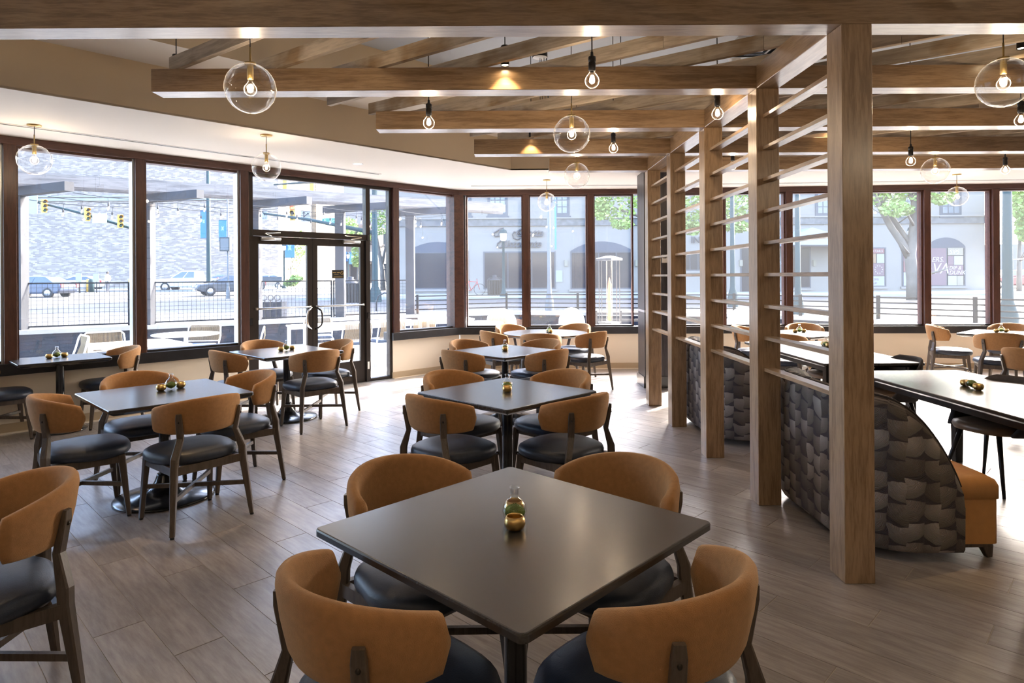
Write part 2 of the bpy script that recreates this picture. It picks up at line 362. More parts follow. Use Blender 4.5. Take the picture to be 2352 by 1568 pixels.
def plank_mb(m, poly):
    c = sum(poly, Vector()) / len(poly); n_ = len(poly)
    top = [p + (c - p).normalized() * .0014 for p in poly]
    V = [(p.x, p.y, -.010) for p in poly] + [(p.x, p.y, -.0010) for p in poly] + [(p.x, p.y, 0) for p in top]
    f = [(i, (i + 1) % n_, n_ + (i + 1) % n_, n_ + i) for i in range(n_)] + [(n_ + i, n_ + (i + 1) % n_, 2 * n_ + (i + 1) % n_, 2 * n_ + i) for i in range(n_)] + [tuple(range(2 * n_, 3 * n_))]
    m.add(V, f)
pm = MB(); plank_mb(pm, [eu * a + ev * b for a, b in ((GAP / 2, GAP / 2), (PW - GAP / 2, GAP / 2), (PW - GAP / 2, PL - GAP / 2), (GAP / 2, PL - GAP / 2))])
pme = pm.mesh('plank'); pme.materials.append(PLANK)
rest = MB()
for i, (area, full, pc, u0, v0) in enumerate(planks):
    if i < 300 and area > 0:
        if full:
            o = link('plank', pme, floor); o.location = eu * u0 + ev * v0
        else:
            m = MB(); plank_mb(m, pc); m.build('plank', PLANK, floor)
    else: plank_mb(rest, pc)
tag(rest.build('plank_field', PLANK, floor), kind='stuff')

# ---------------------------------------------------------------- walls below and above the windows
def lowwall(name, W, spans, label):
    root = thing(name, label, 'wall', kind='structure')
    for (t0, t1) in spans:
        m = MB(); W.block(m, t0, t1, -.2, -.035, -.02, SILL0); m.build('wall_panel', WALLP, root)
        m = MB(); W.block(m, t0, t1, -.036, -.02, .0, .105); m.build('baseboard', BASEB, root)
        m = MB(); W.block(m, t0, t1, -.021, -.006, .0, .016); m.build('shoe_moulding', WALLP, root)
    return root
DOOR0, DOOR1 = 1.33, 3.565
wl = lowwall('wall_left', WL, [(-.02, DOOR0), (DOOR1, LEN)], 'low cream wall under the angled left-hand windows, broken by the glass doors')
m = MB(); WL.block(m, DOOR0, DOOR0 + .016, -.2, -.02, 0, .105); m.build('baseboard', BASEB, wl)
lowwall('wall_back', WB, [(0, WB.L)], 'low cream wall with tan baseboard under the far windows')
lowwall('wall_back_right', WR, [(0, WR.L)], 'low cream wall with tan baseboard under the windows behind the slatted screen')
m = MB()
for W in (WL, WB, WR): W.block(m, -.1, W.L + .1, -.28, -.02, CZ, UC + .12)
tag(m.build('wall_upper', WALLP), 'outer wall above the window heads', 'wall', kind='structure')
m = MB(); m.lim(-8.2, -8.0, -4.2, LE[1] + .05, -.1, UC)
tag(m.build('wall_far_left', WALLP), 'plain cream wall closing the left side behind the camera', 'wall', kind='structure')
m = MB(); m.lim(-8.2, 9.8, -4.3, -4.1, -.1, UC)
tag(m.build('wall_rear', WALLP), 'plain cream wall behind the camera', 'wall', kind='structure')
m = MB(); m.lim(9.62, 9.8, -4.3, 10.4, -.1, UC)
tag(m.build('wall_right', WALLP), 'plain cream wall at the right end of the room', 'wall', kind='structure')

# sills and heads
def run(name, W, spans, o0, o1, z0, z1, mat, label, cat):
    root = thing(name, label, cat, kind='structure')
    for t0, t1 in spans:
        p, q = W.at(t0, (o0 + o1) / 2, (z0 + z1) / 2), W.at(t1, (o0 + o1) / 2, (z0 + z1) / 2)
        dirbox('length', p, q, abs(o1 - o0), z1 - z0, mat, root, bev=.003)
    return root
run('trim_1', WL, [(-.03, DOOR0 + .02), (DOOR1 + .0, LEN)], -.26, .012, SILL0, SILL1, SILLM, 'thick black window sill along the angled left wall', 'sill')
run('trim_2', WB, [(-.05, WB.L)], -.26, .012, SILL0, SILL1, SILLM, 'thick black window sill under the far windows', 'sill')
run('trim_3', WR, [(0, WR.L)], -.26, .012, SILL0, SILL1, SILLM, 'thick black window sill under the windows behind the screen', 'sill')
HL = [0, 3.0, 6.6, LEN]
run('trim_4', WL, list(zip(HL[:-1], HL[1:])), -.19, .0, HEAD0, HEAD1, MAHOG, 'dark red-brown wooden head above the angled left windows and doors', 'trim')
run('trim_5', WB, [(-.03, WB.L)], -.19, .0, HEAD0, HEAD1, MAHOG, 'dark red-brown wooden head above the far windows', 'trim')
run('trim_6', WR, [(0, 3.7), (3.7, WR.L)], -.19, .0, HEAD0, HEAD1, MAHOG, 'dark red-brown wooden head above the windows behind the screen', 'trim')

# windows: each bay with its pane, inner frame and the mullion on its far side
WN = [0]
GLAREG = plain('grey frame glare', (.42, .43, .44), .35, .7)  # silver grey stands in for sky glare on the brown mullion sides
def bay(W, t0, t1, label, z0=SILL1, z1=HEAD0, mull=True, mw=.105):
    WN[0] += 1
    root = thing('window_%d' % WN[0], label, 'window', kind='structure')
    a, b = t0 + mw / 2, t1 - mw / 2
    m = MB(); W.block(m, a + .002, b - .002, -.118, -.110, z0 + .02, z1 - .02); m.build('pane', GLASSW if W is WL else GLASSF, root)
    for k_, (u0, u1, v0, v1) in enumerate(((a - .001, a + .022, z0, z1), (b - .022, b + .001, z0, z1), (a + .022, b - .022, z0, z0 + .025), (a + .022, b - .022, z1 - .025, z1))):
        m = MB(); W.block(m, u0, u1, -.178, -.055, v0, v1); m.build('frame_bar', GLAREG if (W is WL and k_ == 0) else MAHOG if k_ != 2 else SILLM, root)
    if mull:
        dirbox('mullion', W.at(t1, -.045, z0), W.at(t1, -.045, z1), .09, mw, MAHOG, root, up=W.a, bev=.002)
        dirbox('mullion_back', W.at(t1, -.135, z0), W.at(t1, -.135, z1), .09, mw * .96, GLAREG if W is WL else MAHOG, root, up=W.a)
    return root
ML = [0.0, 1.275, 3.62, 4.82, 6.015, 7.21, 8.41, 9.6]
bay(WL, .0, 1.275, 'narrow window between the glass doors and the corner post')
bay(WL, 3.62, 4.82, 'tall window just left of the glass doors')
bay(WL, 4.82, 6.015, 'tall window behind the two-seat table on the left')
for i in range(4, 7): bay(WL, ML[i], ML[i + 1], 'tall window at the left edge of the view' if i == 4 else 'tall window on the left wall beyond the view')
m_root = thing('trim_7', 'mullion posts of dark red-brown wood beside the glass doors', 'trim', kind='structure')
dirbox('mullion', WL.at(3.62, -.045, SILL1), WL.at(3.62, -.045, HEAD0), .09, .105, MAHOG, m_root, up=WL.a, bev=.002)
dirbox('mullion_back', WL.at(3.60, -.135, 0), WL.at(3.60, -.135, HEAD0), .09, .10, BRONZE, m_root, up=WL.a)
XB = [LC[0], .334, 1.425]
def tx(W, X): return (X - W.p0.x) / W.a.x
bay(WB, .06, tx(WB, .334), 'far window right of the corner post with the restaurant sign beyond')
bay(WB, tx(WB, .334), tx(WB, 1.425), 'middle far window behind the round table')
bay(WB, tx(WB, 1.425), WB.L, 'far window beside the dark column', mull=False)
XR = [2.53, 3.61, 4.70, 5.78, 6.905, 7.985, 9.1]
bay(WR, .05, tx(WR, XR[0]), 'narrow far window hidden behind the dark column')
for i in range(len(XR) - 1): bay(WR, tx(WR, XR[i]), tx(WR, XR[i + 1]), ['far window seen through the slats between the third and fourth posts', 'far window seen through the slats behind the second post', 'far window seen between the two nearest posts', 'far window with the tree trunk right of the nearest post', 'far window with the poster shopfront outside', 'rightmost far window with the street-light pole outside'][i])
# corner post of the bay
cp = MB(); cp.prism([WL.at(.11, 0, 0)[:2], WB.at(.07, .0, 0)[:2], WB.at(.10, -.18, 0)[:2], WL.at(.0, -.2, 0)[:2], WL.at(.12, -.2, 0)[:2]], SILL1, HEAD0)
tag(cp.build('trim_8', MAHOG), 'broad dark wooden corner post between the angled and the far windows', 'post', kind='structure')

# ---------------------------------------------------------------- glass double doors with transom and sidelight
dr = thing('door_1', 'dark bronze double glass doors with transom and sidelight leading to the patio', 'door', kind='structure')
def fr(name, t0, t1, z0, z1, o0=-.14, o1=-.05, mat=BRONZE, par=dr):
    m = MB(); WL.block(m, t0, t1, o0, o1, z0, z1); return m.build(name, mat, par)
fr('jamb', 1.72, 1.79, 0, HEAD0); fr('jamb', 3.495, 3.565, 0, HEAD0); fr('jamb', 1.335, 1.375, 0, HEAD0)
fr('transom_bar', 1.79, 3.495, 2.125, 2.205); fr('head_bar', 1.335, 3.565, HEAD0 - .045, HEAD0 + .002); fr('sidelight_sill', 1.375, 1.72, 0, .055)
fr('threshold', 1.335, 3.565, -.005, .012, -.17, .0, ALU)
fr('transom_pane', 1.79, 3.495, 2.205, HEAD0 - .045, -.099, -.093, GLASSW)
fr('sidelight_pane', 1.375, 1.72, .055, HEAD0 - .045, -.099, -.093, GLASSW)
for (a, b, hs) in ((1.795, 2.640, 1), (2.646, 3.490, -1)):
    lf = fr('door_leaf', a, a + .075, .012, 2.12, -.125, -.08)
    fr('stile', b - .075, b, .012, 2.12, -.125, -.08, par=lf); fr('top_rail', a + .075, b - .075, 2.02, 2.12, -.125, -.08, par=lf)
    fr('bottom_rail', a + .075, b - .075, .012, .335, -.125, -.08, par=lf); fr('door_pane', a + .075, b - .075, .335, 2.02, -.106, -.099, GLASSW, lf)
    m = MB(); m.tube([WL.at(a + .05, -.045, 1.165), WL.at(b - .05, -.045, 1.165)], .0125, 8)
    for t in (a + .04, b - .04): m.bar(WL.at(t, -.085, 1.165), WL.at(t, -.04, 1.165), .02, .03)
    m.build('push_bar', ALU, lf)
    hx = (a + .035) if hs > 0 else (b - .035); s_ = 1 if hs > 0 else -1
    hx = (b - .04) if hs > 0 else (a + .04); s_ = -1 if hs > 0 else 1
    m = MB(); P = [WL.at(hx, -.08, 1.16), WL.at(hx, -.035, 1.15), WL.at(hx + s_ * .055, -.02, 1.11), WL.at(hx + s_ * .07, -.02, 1.06), WL.at(hx + s_ * .07, -.02, .94), WL.at(hx + s_ * .055, -.02, .90), WL.at(hx, -.035, .86), WL.at(hx, -.08, .85)]
    m.tube(P, .0125, 8); m.build('pull_handle', CHROME if hs < 0 else BLACKGLOSS, lf)
    # closer: box on the top rail and its folded arm
    pv = (a + .10) if hs > 0 else (b - .10); d_ = 1 if hs > 0 else -1
    m = MB(); m.tube([WL.at(pv, -.055, 2.09), WL.at(pv + d_ * .27, -.055, 2.09)], .028, 10); c_ = m.build('door_closer', ALU, lf)
    m = MB(); m.bar(WL.at(pv + d_ * .14, -.05, 2.125), WL.at(pv + d_ * .02, .03, 2.15), .018, .008); m.bar(WL.at(pv + d_ * .02, .03, 2.155), WL.at(pv + d_ * .26, -.04, 2.175), .018, .008); m.build('closer_arm', CHROME, c_)
for t in (3.53, 1.755):
    for z in (1.0, 2.16): fr('hinge_cover', t - .02, t + .02, z - .045, z + .045, -.052, -.036, BLACKGLOSS)
SIGNK = plain('black door decal', (.008, .007, .006), .4)
SIGNG = plain('gold lettering', (.55, .38, .12), .5)
ds = MB(); WL.block(ds, 2.14, 2.33, -.0985, -.0945, 1.56, 1.68); dso = tag(ds.build('door_decal', SIGNK), 'small black and gold notice stuck on the right-hand door pane', 'sign')
ang = math.atan2(-WL.a.y, -WL.a.x)
def on_left(body, t, z, size, mat, par, off=-.094, **k): return text('lettering', body, size, mat, par, WL.at(t, off, z), (PI / 2, 0, ang), ext=.0008, **k)
for (ta, tb, z, h) in ((2.318, 2.262, 1.640, .010), (2.248, 2.205, 1.640, .010), (2.295, 2.225, 1.617, .004), (2.305, 2.16, 1.578, .005)):
    m = MB(); WL.block(m, tb, ta, -.0945, -.094, z - h / 2, z + h / 2); m.build('print_line', SIGNG, dso)
m = MB(); cc = WL.at(2.17, -.094, 1.635); rg = []
for j in range(24):
    t = 2 * PI * j / 24; rg.append(cc + WL.a * (.022 * math.cos(t)) + Vector((0, 0, .022 * math.sin(t))))
m.tube(rg + [rg[0]], .0022, 5); m.bar(cc + WL.a * .015 + Vector((0, 0, .015)), cc - WL.a * .015 - Vector((0, 0, .015)), .004, .002); m.build('no_smoking_ring', SIGNG, dso)
st = MB(); WL.block(st, 1.745, 1.775, -.049, -.046, .20, .31); tag(st.build('door_sticker', WHITEPL), 'small white sticker low on the door jamb', 'sticker')
# wall outlet below the window sill on the left
for (W, t, z, lab) in ((WL, 5.93, .36, 'white wall outlet under the left window by the two-seat table'),):
    q = thing('wall_outlet', lab, 'outlet', W.at(t, -.034, z), math.atan2(W.a.y, W.a.x) + PI)
    m = MB(); m.box((0, -.003, 0), (.072, .007, .116)); m.build('plate', WHITEPL, q)
    for dz in (-.024, .024):
        m = MB(); m.prism([(.017 * math.cos(j * PI / 6), .015 * math.sin(j * PI / 6)) for j in range(12)], 0, .003); so = m.build('socket', WHITE, q); so.location = (0, -.006, dz); so.rotation_euler = (PI / 2, 0, 0)
        m = MB()
        for dx in (-.006, .006): m.box((dx, .003, .0033), (.0022, .008, .001))
        m.box((0, -.007, .0033), (.004, .004, .001)); m.build('slots', BLACK, so)

# ---------------------------------------------------------------- ceilings
E0 = 8.77                                     # edge of the lower ceiling: Y - X = E0, then Y = 8.84
def edge(off):                                # polyline of that edge moved into the room
    o = off * 1.41421; return [(-9.6, -9.6 + E0 - o), (8.84 - off - (E0 - o), 8.84 - off), (9.9, 8.84 - off)]
e1 = edge(0); e2 = edge(.63)
def strip(m, A, B, z): m.add([(*p, z) for p in A] + [(*p, z) for p in B], [(0, 1, 4, 3), (1, 2, 5, 4)])
m = MB()
poly = [(*p,) for p in e1] + [(9.9, 10.5), (2.2, 11.02), (-.95, 11.08), (LE[0] - 1.9, LE[1] - 1.55)]
m.prism([(e1[0][0] + 0, e1[0][1] + 0)] + [e1[1], e1[2], (9.9, 10.5), (2.2, 11.0), (-.9, 11.02), (-9.6, 2.32)], CZ, CZ + .02)
tag(m.build('ceiling', CEIL), 'low cream ceiling along the windows', 'ceiling', kind='structure')
m = MB()
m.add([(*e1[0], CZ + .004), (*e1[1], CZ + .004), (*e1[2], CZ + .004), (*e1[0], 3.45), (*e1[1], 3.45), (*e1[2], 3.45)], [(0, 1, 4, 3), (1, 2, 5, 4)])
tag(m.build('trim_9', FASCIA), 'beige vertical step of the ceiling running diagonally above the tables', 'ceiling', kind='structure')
m = MB(); strip(m, e1, e2, 3.45); tag(m.build('ceiling_step', CEIL), 'narrow cream strip of the middle ceiling step', 'ceiling', kind='structure')
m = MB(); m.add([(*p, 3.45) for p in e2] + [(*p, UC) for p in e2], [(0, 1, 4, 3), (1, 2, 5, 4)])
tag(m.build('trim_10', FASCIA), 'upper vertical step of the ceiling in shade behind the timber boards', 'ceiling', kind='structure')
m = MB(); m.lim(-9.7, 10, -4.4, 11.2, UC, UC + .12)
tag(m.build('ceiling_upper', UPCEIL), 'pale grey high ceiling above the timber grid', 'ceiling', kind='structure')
# slot diffusers let into the low ceiling
def slot(p, q, label):
    r_ = thing('slot_diffuser', label, 'vent', (p[0], p[1], CZ)); a = Vector((*p, CZ)); b = Vector((*q, CZ)); d = (b - a).normalized(); s_ = Vector((-d.y, d.x, 0))
    for k in (-.032, .032): m = MB(); m.bar(a + s_ * k + Vector((0, 0, -.002)), b + s_ * k + Vector((0, 0, -.002)), .022, .006); m.build('flange', WHITEPL, r_, True)
    m = MB(); m.bar(a + Vector((0, 0, -.0005)), b + Vector((0, 0, -.0005)), .045, .002); m.build('slot', BLACK, r_, True)
a_ = atZ(-60, 275, CZ); b_ = atZ(872, 400, CZ); slot((a_.x, a_.y), (b_.x, b_.y), 'long linear air slot in the low ceiling along the left windows')
a_ = atZ(1082, 427, CZ); b_ = atZ(1466, 425, CZ); slot((a_.x, a_.y), (b_.x, b_.y), 'linear air slot in the low ceiling before the far windows')
slot((2.9, b_.y - .05), (9.2, b_.y - .45), 'linear air slot in the low ceiling on the right behind the screen')
p = atZ(822, 376, CZ)
dl = thing('downlight', 'small round recessed downlight in the low ceiling by the doors', 'light', (p.x, p.y, CZ))
m = MB(); m.lathe([(.045, -.001), (.065, -.006), (.07, 0)], 24); m.build('trim_ring', WHITE, dl); m = MB(); m.lathe([(.0001, -.002), (.045, -.002)], 24); m.build('lens', glow('downlight lens', (1, .9, .75), 6.), dl)

# ---------------------------------------------------------------- dark column behind the last post
col = thing('column', 'square column clad in dark veneer behind the last screen post', 'column', (2.17, 9.17, 0), kind='structure')
m = MB(); m.lim(-.245, .245, -.225, .225, .16, CZ); m.build('cladding', DARKVENEER, col)
m = MB(); m.lim(-.265, .265, -.245, .245, 0, .16); m.build('plinth', BLACKGLOSS, col)
m = MB(); m.lim(-.249, .249, -.229, .229, 1.055, 1.085); m.build('metal_band', ALU, col)
tw = thing('thermostat', 'small white thermostat on the dark column', 'thermostat', atY(1526, 594, 8.94))
m = MB(); m.box((0, -.008, 0), (.075, .02, .11)); m.build('case', WHITEPL, tw); m = MB(); m.box((0, -.019, .02), (.045, .004, .03)); m.build('display', BLACK, tw)
# ---------------------------------------------------------------- timber grid: posts, beams, header, boards, slats
PX0, PX1, PWD = 1.705, 1.860, .155
PY = [3.236, 4.348, 5.492, 6.636, 7.712]
BZ0, BZ1 = 2.835, 2.990
ordn = ['nearest', 'second', 'third', 'fourth', 'last']
scr = thing('slatted_screen', 'oak room divider of five square posts with horizontal slats between them', 'screen', (1.7825, PY[0], 0))
for i, y in enumerate(PY):
    c = ((PX0 + PX1) / 2, y + PWD / 2)
    dirbox('post', (*c, 0), (*c, BZ0), PWD, PWD, OAK, scr, bev=.003)
tilt = .011
xl = [-3.9, -2.40, -1.11, -.325, .525]
for i, y in enumerate(PY):
    xr = 7.4; yy = y + PWD / 2; zc = (BZ0 + BZ1) / 2
    p = Vector((xl[i], yy + (1.78 - xl[i]) * tilt * .55, zc)); q = Vector((xr, yy - (xr - 1.78) * tilt * .55, zc))
    o = dirbox('ceiling_beam', p, q, PWD, PWD, OAK, bev=.003)
    tag(o, ['wide oak beam crossing the top edge of the view', 'second oak ceiling beam, ending left above the doors', 'third oak ceiling beam from the front', 'fourth oak ceiling beam from the front', 'farthest and shortest oak ceiling beam'][i], 'beam', 'oak ceiling beams')
ys = [PY[0] - .95] + PY
for i in range(4):
    dirbox('header', (1.7825, PY[i] + PWD + .0005, 2.9125), (1.7825, PY[i + 1] - .0005, 2.9125), PWD - .002, PWD, OAK, scr, bev=.003)
SLZ = [1.569 + .215 * k for k in range(-3, 6)]
POCK = plain('black slat pocket', (.01, .008, .006), .6)
sn_ = ['bottom', 'second', 'third', 'fourth', 'middle', 'sixth', 'seventh', 'eighth', 'top']
sl_me = None
for i in range(4):
    for k, z in enumerate(SLZ):
        dirbox('slat', (1.785, PY[i] + PWD, z), (1.785, PY[i + 1] - .0, z), .074, .024, OAK, scr, bev=.0015)
# diagonal rough boards lying on the beams
bd = Vector((-1.35, 1, 0)).normalized(); bn = Vector((bd.y, -bd.x, 0))
BH = .096; k0 = Vector((-2.23, 4.42, 0))
def tlim(p):
    # extent: behind beam 1 to the line of the left beam ends
    lo = (2.35 - p.y) / bd.y
    A, B = Vector((-3.55, 3.1, 0)), Vector((.83, 7.80, 0)); d = B - A; nrm = Vector((-d.y, d.x, 0)).normalized()
    hi = -((p - A).dot(nrm)) / bd.dot(nrm)
    hi2 = (8.15 - p.y) / bd.y
    hi = min(hi, hi2); lo = max(lo, (7.2 - p.x) / bd.x) if bd.x < 0 else lo
    return lo, hi
nb = 0
for k in range(0, 17):
    p = k0 + Vector((.68 * k, 0, 0)) + Vector((-bn.x * .02, -bn.y * .02, 0))
    lo, hi = tlim(p)
    if hi - lo < .5: continue
    a, b = p + bd * lo, p + bd * hi
    cuts = [lo, hi] if hi - lo < 3.4 else [lo, lo + (hi - lo) * random.uniform(.4, .6), hi]
    root = None
    nb += 1
    for c0, c1 in zip(cuts[:-1], cuts[1:]):
        pa, pb = p + bd * (c0 + .001), p + bd * (c1 - .001); z = BZ1 + BH / 2 + .0005
        o = dirbox('ceiling_board', (pa.x, pa.y, z), (pb.x, pb.y, z), .038, BH, PINE, bev=.001)
        tag(o, '%s rough diagonal board on the beams, counted from the left%s' % (['first', 'second', 'third', 'fourth', 'fifth', 'sixth', 'seventh', 'eighth', 'ninth', 'tenth', 'eleventh', 'twelfth', 'thirteenth', 'fourteenth', 'fifteenth', 'sixteenth', 'seventeenth', 'eighteenth', 'nineteenth'][nb - 1], '' if len(cuts) == 2 else (', near length' if c0 == lo else ', far length')), 'board', 'rough boards lying diagonally on the beams')

# ---------------------------------------------------------------- dining chair
def make_chair():
    t = thing('dining_chair', 'x', 'chair')
    # seat cushion
    m = MB(); rings = []; N = 36
    def out(s, f=1.0):
        r = []
        for j in range(N):
            a = 2 * PI * j / N; c_, s_ = math.cos(a), math.sin(a); e = .72
            wd = (.252 if s_ < 0 else .268)
            r.append((wd * s * math.copysign(abs(c_) ** e, c_), .252 * s * math.copysign(abs(s_) ** e, s_) + .012, f))
        return r
    for s_, z in ((.80, .402), (.94, .405), (.995, .424), (1.0, .443), (.975, .463), (.88, .477), (.6, .487), (.25, .490)): rings.append(out(s_, z))
    m.rings(rings, True, True, True); m.build('seat', NAVY, t)
    # wrap-around backrest
    m = MB(); rings = []; TH = R(92); NS = 34; NP = 14
    for i in range(NS + 1):
        u = -1 + 2 * i / NS; th = TH * u; au = abs(u)
        endf = 1.0 if au < .93 else math.sqrt(max(0.0, 1 - ((au - .93) / .07) ** 2)) * .82 + .18
        zt = .828 - .070 * au ** 2.0; zb = .597 + .016 * au ** 3
        zc, hh = (zt + zb) / 2, (zt - zb) / 2 * endf; tk = .026 * (endf * .6 + .4)
        ring = []
        for j in range(NP):
            a = 2 * PI * j / NP; c_, s_ = math.cos(a), math.sin(a)
            dz = hh * math.copysign(abs(s_) ** .45, s_); dr = tk * math.copysign(abs(c_) ** .7, c_)
            z = zc + dz; q_ = (z - .585) / .24; fl_ = 1.045 + (.86 + .25 * q_ - .06 * q_ ** 2 - 1.045) * (1 - .75 * au ** 1.5)
            rx, ry = .246 * fl_ + dr, .246 * fl_ + dr
            ring.append((rx * math.sin(th), -.03 - ry * math.cos(th), z))
        rings.append(ring)
    m.rings(rings, True, True, True); m.build('backrest', CAMEL, t)
    for s_ in (-1, 1):
        th = R(44); tn = (math.cos(th), s_ * math.sin(th), 0)
        def rp(r_, z): return (s_ * r_ * math.sin(th), -.03 - r_ * math.cos(th), z)
        m = MB(); m.path([(s_ * .258, -.272, .012), (s_ * .222, -.226, .40), (s_ * .219, -.226, .46), rp(.256, .58), rp(.283, .70), rp(.287, .735)],
                         [(.028, .026), (.042, .046), (.042, .046), (.040, .030), (.038, .020), (.030, .014)], tn, .3)
        lg = m.build('leg', CHAIRWOOD, t)
        m = MB(); m.lathe([(.013, 0), (.013, .013)], 10, (s_ * .258, -.272, 0), caps=True); m.build('foot_glide', BLACK, lg)
        m = MB(); m.sphere(rp(.290, .685), .008, 10, 6, (.8, .8, 1)); m.build('bolt', BRONZE, lg)
        m = MB(); m.path([(s_ * .228, .222, .012), (s_ * .208, .182, .41)], [(.027, .026), (.036, .046)], (1, 0, 0), .3)
        lg = m.build('leg', CHAIRWOOD, t); m = MB(); m.lathe([(.013, 0), (.013, .013)], 10, (s_ * .228, .222, 0), caps=True); m.build('foot_glide', BLACK, lg)
    m = MB()
    for s_ in (-1, 1): m.bar((s_ * .222, -.225, .385), (s_ * .209, .18, .385), .028, .05)
    m.bar((-.215, -.222, .385), (.215, -.222, .385), .028, .05); m.bar((-.205, .176, .388), (.205, .176, .388), .024, .045)
    m.build('seat_frame', CHAIRWOOD, t)
    for s_ in (-1, 1):
        m = MB(); m.bar((s_ * .243, -.25, .215 + .0005 * s_), (-s_ * .216, .198, .215 + .0005 * s_), .020, .026); m.build('stretcher', CHAIRWOOD, t)
    return t
chair0 = make_chair(); chair_used = [False]
def chair(x, y, deg, label, group='camel and navy dining chairs'):
    """deg: compass angle the sitter faces, counted from +x"""
    rz = R(deg - 90)
    if not chair_used[0]:
        chair_used[0] = True; chair0.location = (x, y, 0); chair0.rotation_euler = (0, 0, rz); tag(chair0, label, None, group); return chair0
    return dup(chair0, (x, y, 0), rz, label, group)

# ---------------------------------------------------------------- tables
def rrect(w_, d_, r_, inset=0, n_=5):
    pts = []; a, b = w_ / 2 - inset, d_ / 2 - inset; r_ = max(.002, r_ - inset)
    for cx, cy, a0 in ((a - r_, b - r_, 0), (-a + r_, b - r_, 90), (-a + r_, -b + r_, 180), (a - r_, -b + r_, 270)):
        for j in range(n_ + 1): t = R(a0 + 90 * j / n_); pts.append((cx + r_ * math.cos(t), cy + r_ * math.sin(t)))
    return pts
def top_mesh(outl):   # outl(inset) -> outline; knife edge underneath
    m = MB(); rings = [[(*p, z) for p in outl(i)] for i, z in ((.055, .704), (.035, .708), (.0, .727), (.0, .744), (.0025, .749), (.006, .750))]
    m.rings(rings, False, True, True); return m
TOPM = {}
def table(x, y, deg, label, w_=.914, d_=.914, rnd=False, group='square dark wood dining tables', base='disc', r0=.33):
    t = thing('dining_table', label, 'table', (x, y, 0), R(deg), group)
    key = (w_, d_, rnd)
    if key not in TOPM:
        if rnd: m = top_mesh(lambda i: [((w_ / 2 - i) * math.cos(2 * PI * j / 48), (w_ / 2 - i) * math.sin(2 * PI * j / 48)) for j in range(48)])
        else: m = top_mesh(lambda i: rrect(w_, d_, .022, i))
        me = m.mesh('table_top'); me.materials.append(TABLEWOOD)
        bm = bmesh.new(); bm.from_mesh(me); bmesh.ops.remove_doubles(bm, verts=bm.verts, dist=1e-6); bmesh.ops.recalc_face_normals(bm, faces=bm.faces); bm.to_mesh(me); bm.free(); TOPM[key] = me
    link('table_top', TOPM[key], t)
    if base == 'disc':
        if ('base', r0) not in TOPM:
            m = MB(); m.lathe([(.001, 0), (r0 - .01, 0), (r0, .005), (r0, .012), (r0 - .012, .019), (r0 * .6, .034), (r0 * .36, .055), (r0 * .26, .085), (.066, .125), (.052, .165), (.048, .175), (.001, .175)], 40); a = m.mesh('base'); a.materials.append(BLACKGLOSS)
            m = MB(); m.lathe([(.038, .17), (.038, .69)], 20, caps=True); b = m.mesh('column'); b.materials.append(BLACKGLOSS)
            m = MB(); m.box((0, 0, .697), (.5, .05, .014)); m.box((0, 0, .697), (.05, .5, .0135)); c = m.mesh('top_plate'); c.materials.append(BLACK); TOPM[('base', r0)] = (a, b, c)
        a, b, c = TOPM[('base', r0)]; link('base', a, t); link('column', b, t); link('top_plate', c, t)
    return t
# centrepieces: flask of moss between two brass bowls
BOT = BOWL = None
def make_bottle():
    t = thing('moss_bottle', 'x', 'bottle')
    m = MB(); m.lathe([(.012, .0), (.025, .002), (.036, .015), (.041, .035), (.038, .055), (.026, .072), (.0145, .081), (.0135, .105), (.0165, .110), (.0175, .114), (.0135, .116), (.0115, .113), (.0115, .083)], 24)
    m.build('glass_flask', GLASST, t)
    m = MB(); rr_ = random.Random(3); prof = []
    for i in range(9): prof.append((max(.001, .036 * math.sin(PI * (i + .3) / 9)), .006 + .050 * (i / 8)))
    rings = [[(r_ * (1 + rr_.uniform(-.07, .07)) * math.cos(2 * PI * j / 16), r_ * (1 + rr_.uniform(-.07, .07)) * math.sin(2 * PI * j / 16), z + rr_.uniform(-.002, .002)) for j in range(16)] for r_, z in prof]
    m.rings(rings, True, True, True); m.build('moss', MOSS, t); return t
def make_bowl():
    m = MB(); m.lathe([(.001, .0), (.018, .0), (.028, .007), (.0345, .021), (.033, .034), (.0265, .045), (.0255, .045), (.031, .034), (.0325, .021), (.026, .009), (.001, .004)], 26); return m.build('brass_bowl', BRASS)
def centre(x, y, deg, where, gap=.072, z=.7505):
    global BOT, BOWL
    d = Vector((math.cos(R(deg)), math.sin(R(deg)), 0))
    if BOT is None: BOT = make_bottle(); BOT.location = (x, y, z); b = BOT; tag(b, 'clear glass flask of green moss ' + where, None, 'moss bottles on the tables')
    else: b = dup(BOT, (x, y, z), 0, 'clear glass flask of green moss ' + where)
    for s_ in (-1, 1):
        p = (x + d.x * gap * s_, y + d.y * gap * s_, z); nearf = (d * s_).dot(Vector((.0, -1, 0))) if abs(d.y) > .3 else 0
        side_ = ('nearer' if nearf > 0 else 'farther') if abs(d.y) > .3 else ('left' if d.x * s_ < 0 else 'right')
        lab = '%s small brass bowl by the moss flask %s' % (side_, where)
        if BOWL is None: BOWL = make_bowl(); o = BOWL; o.location = p; tag(o, lab, 'bowl', 'brass bowls on the tables')
        else: o = BOWL.copy(); C.objects.link(o); o.location = p; o['label'] = lab

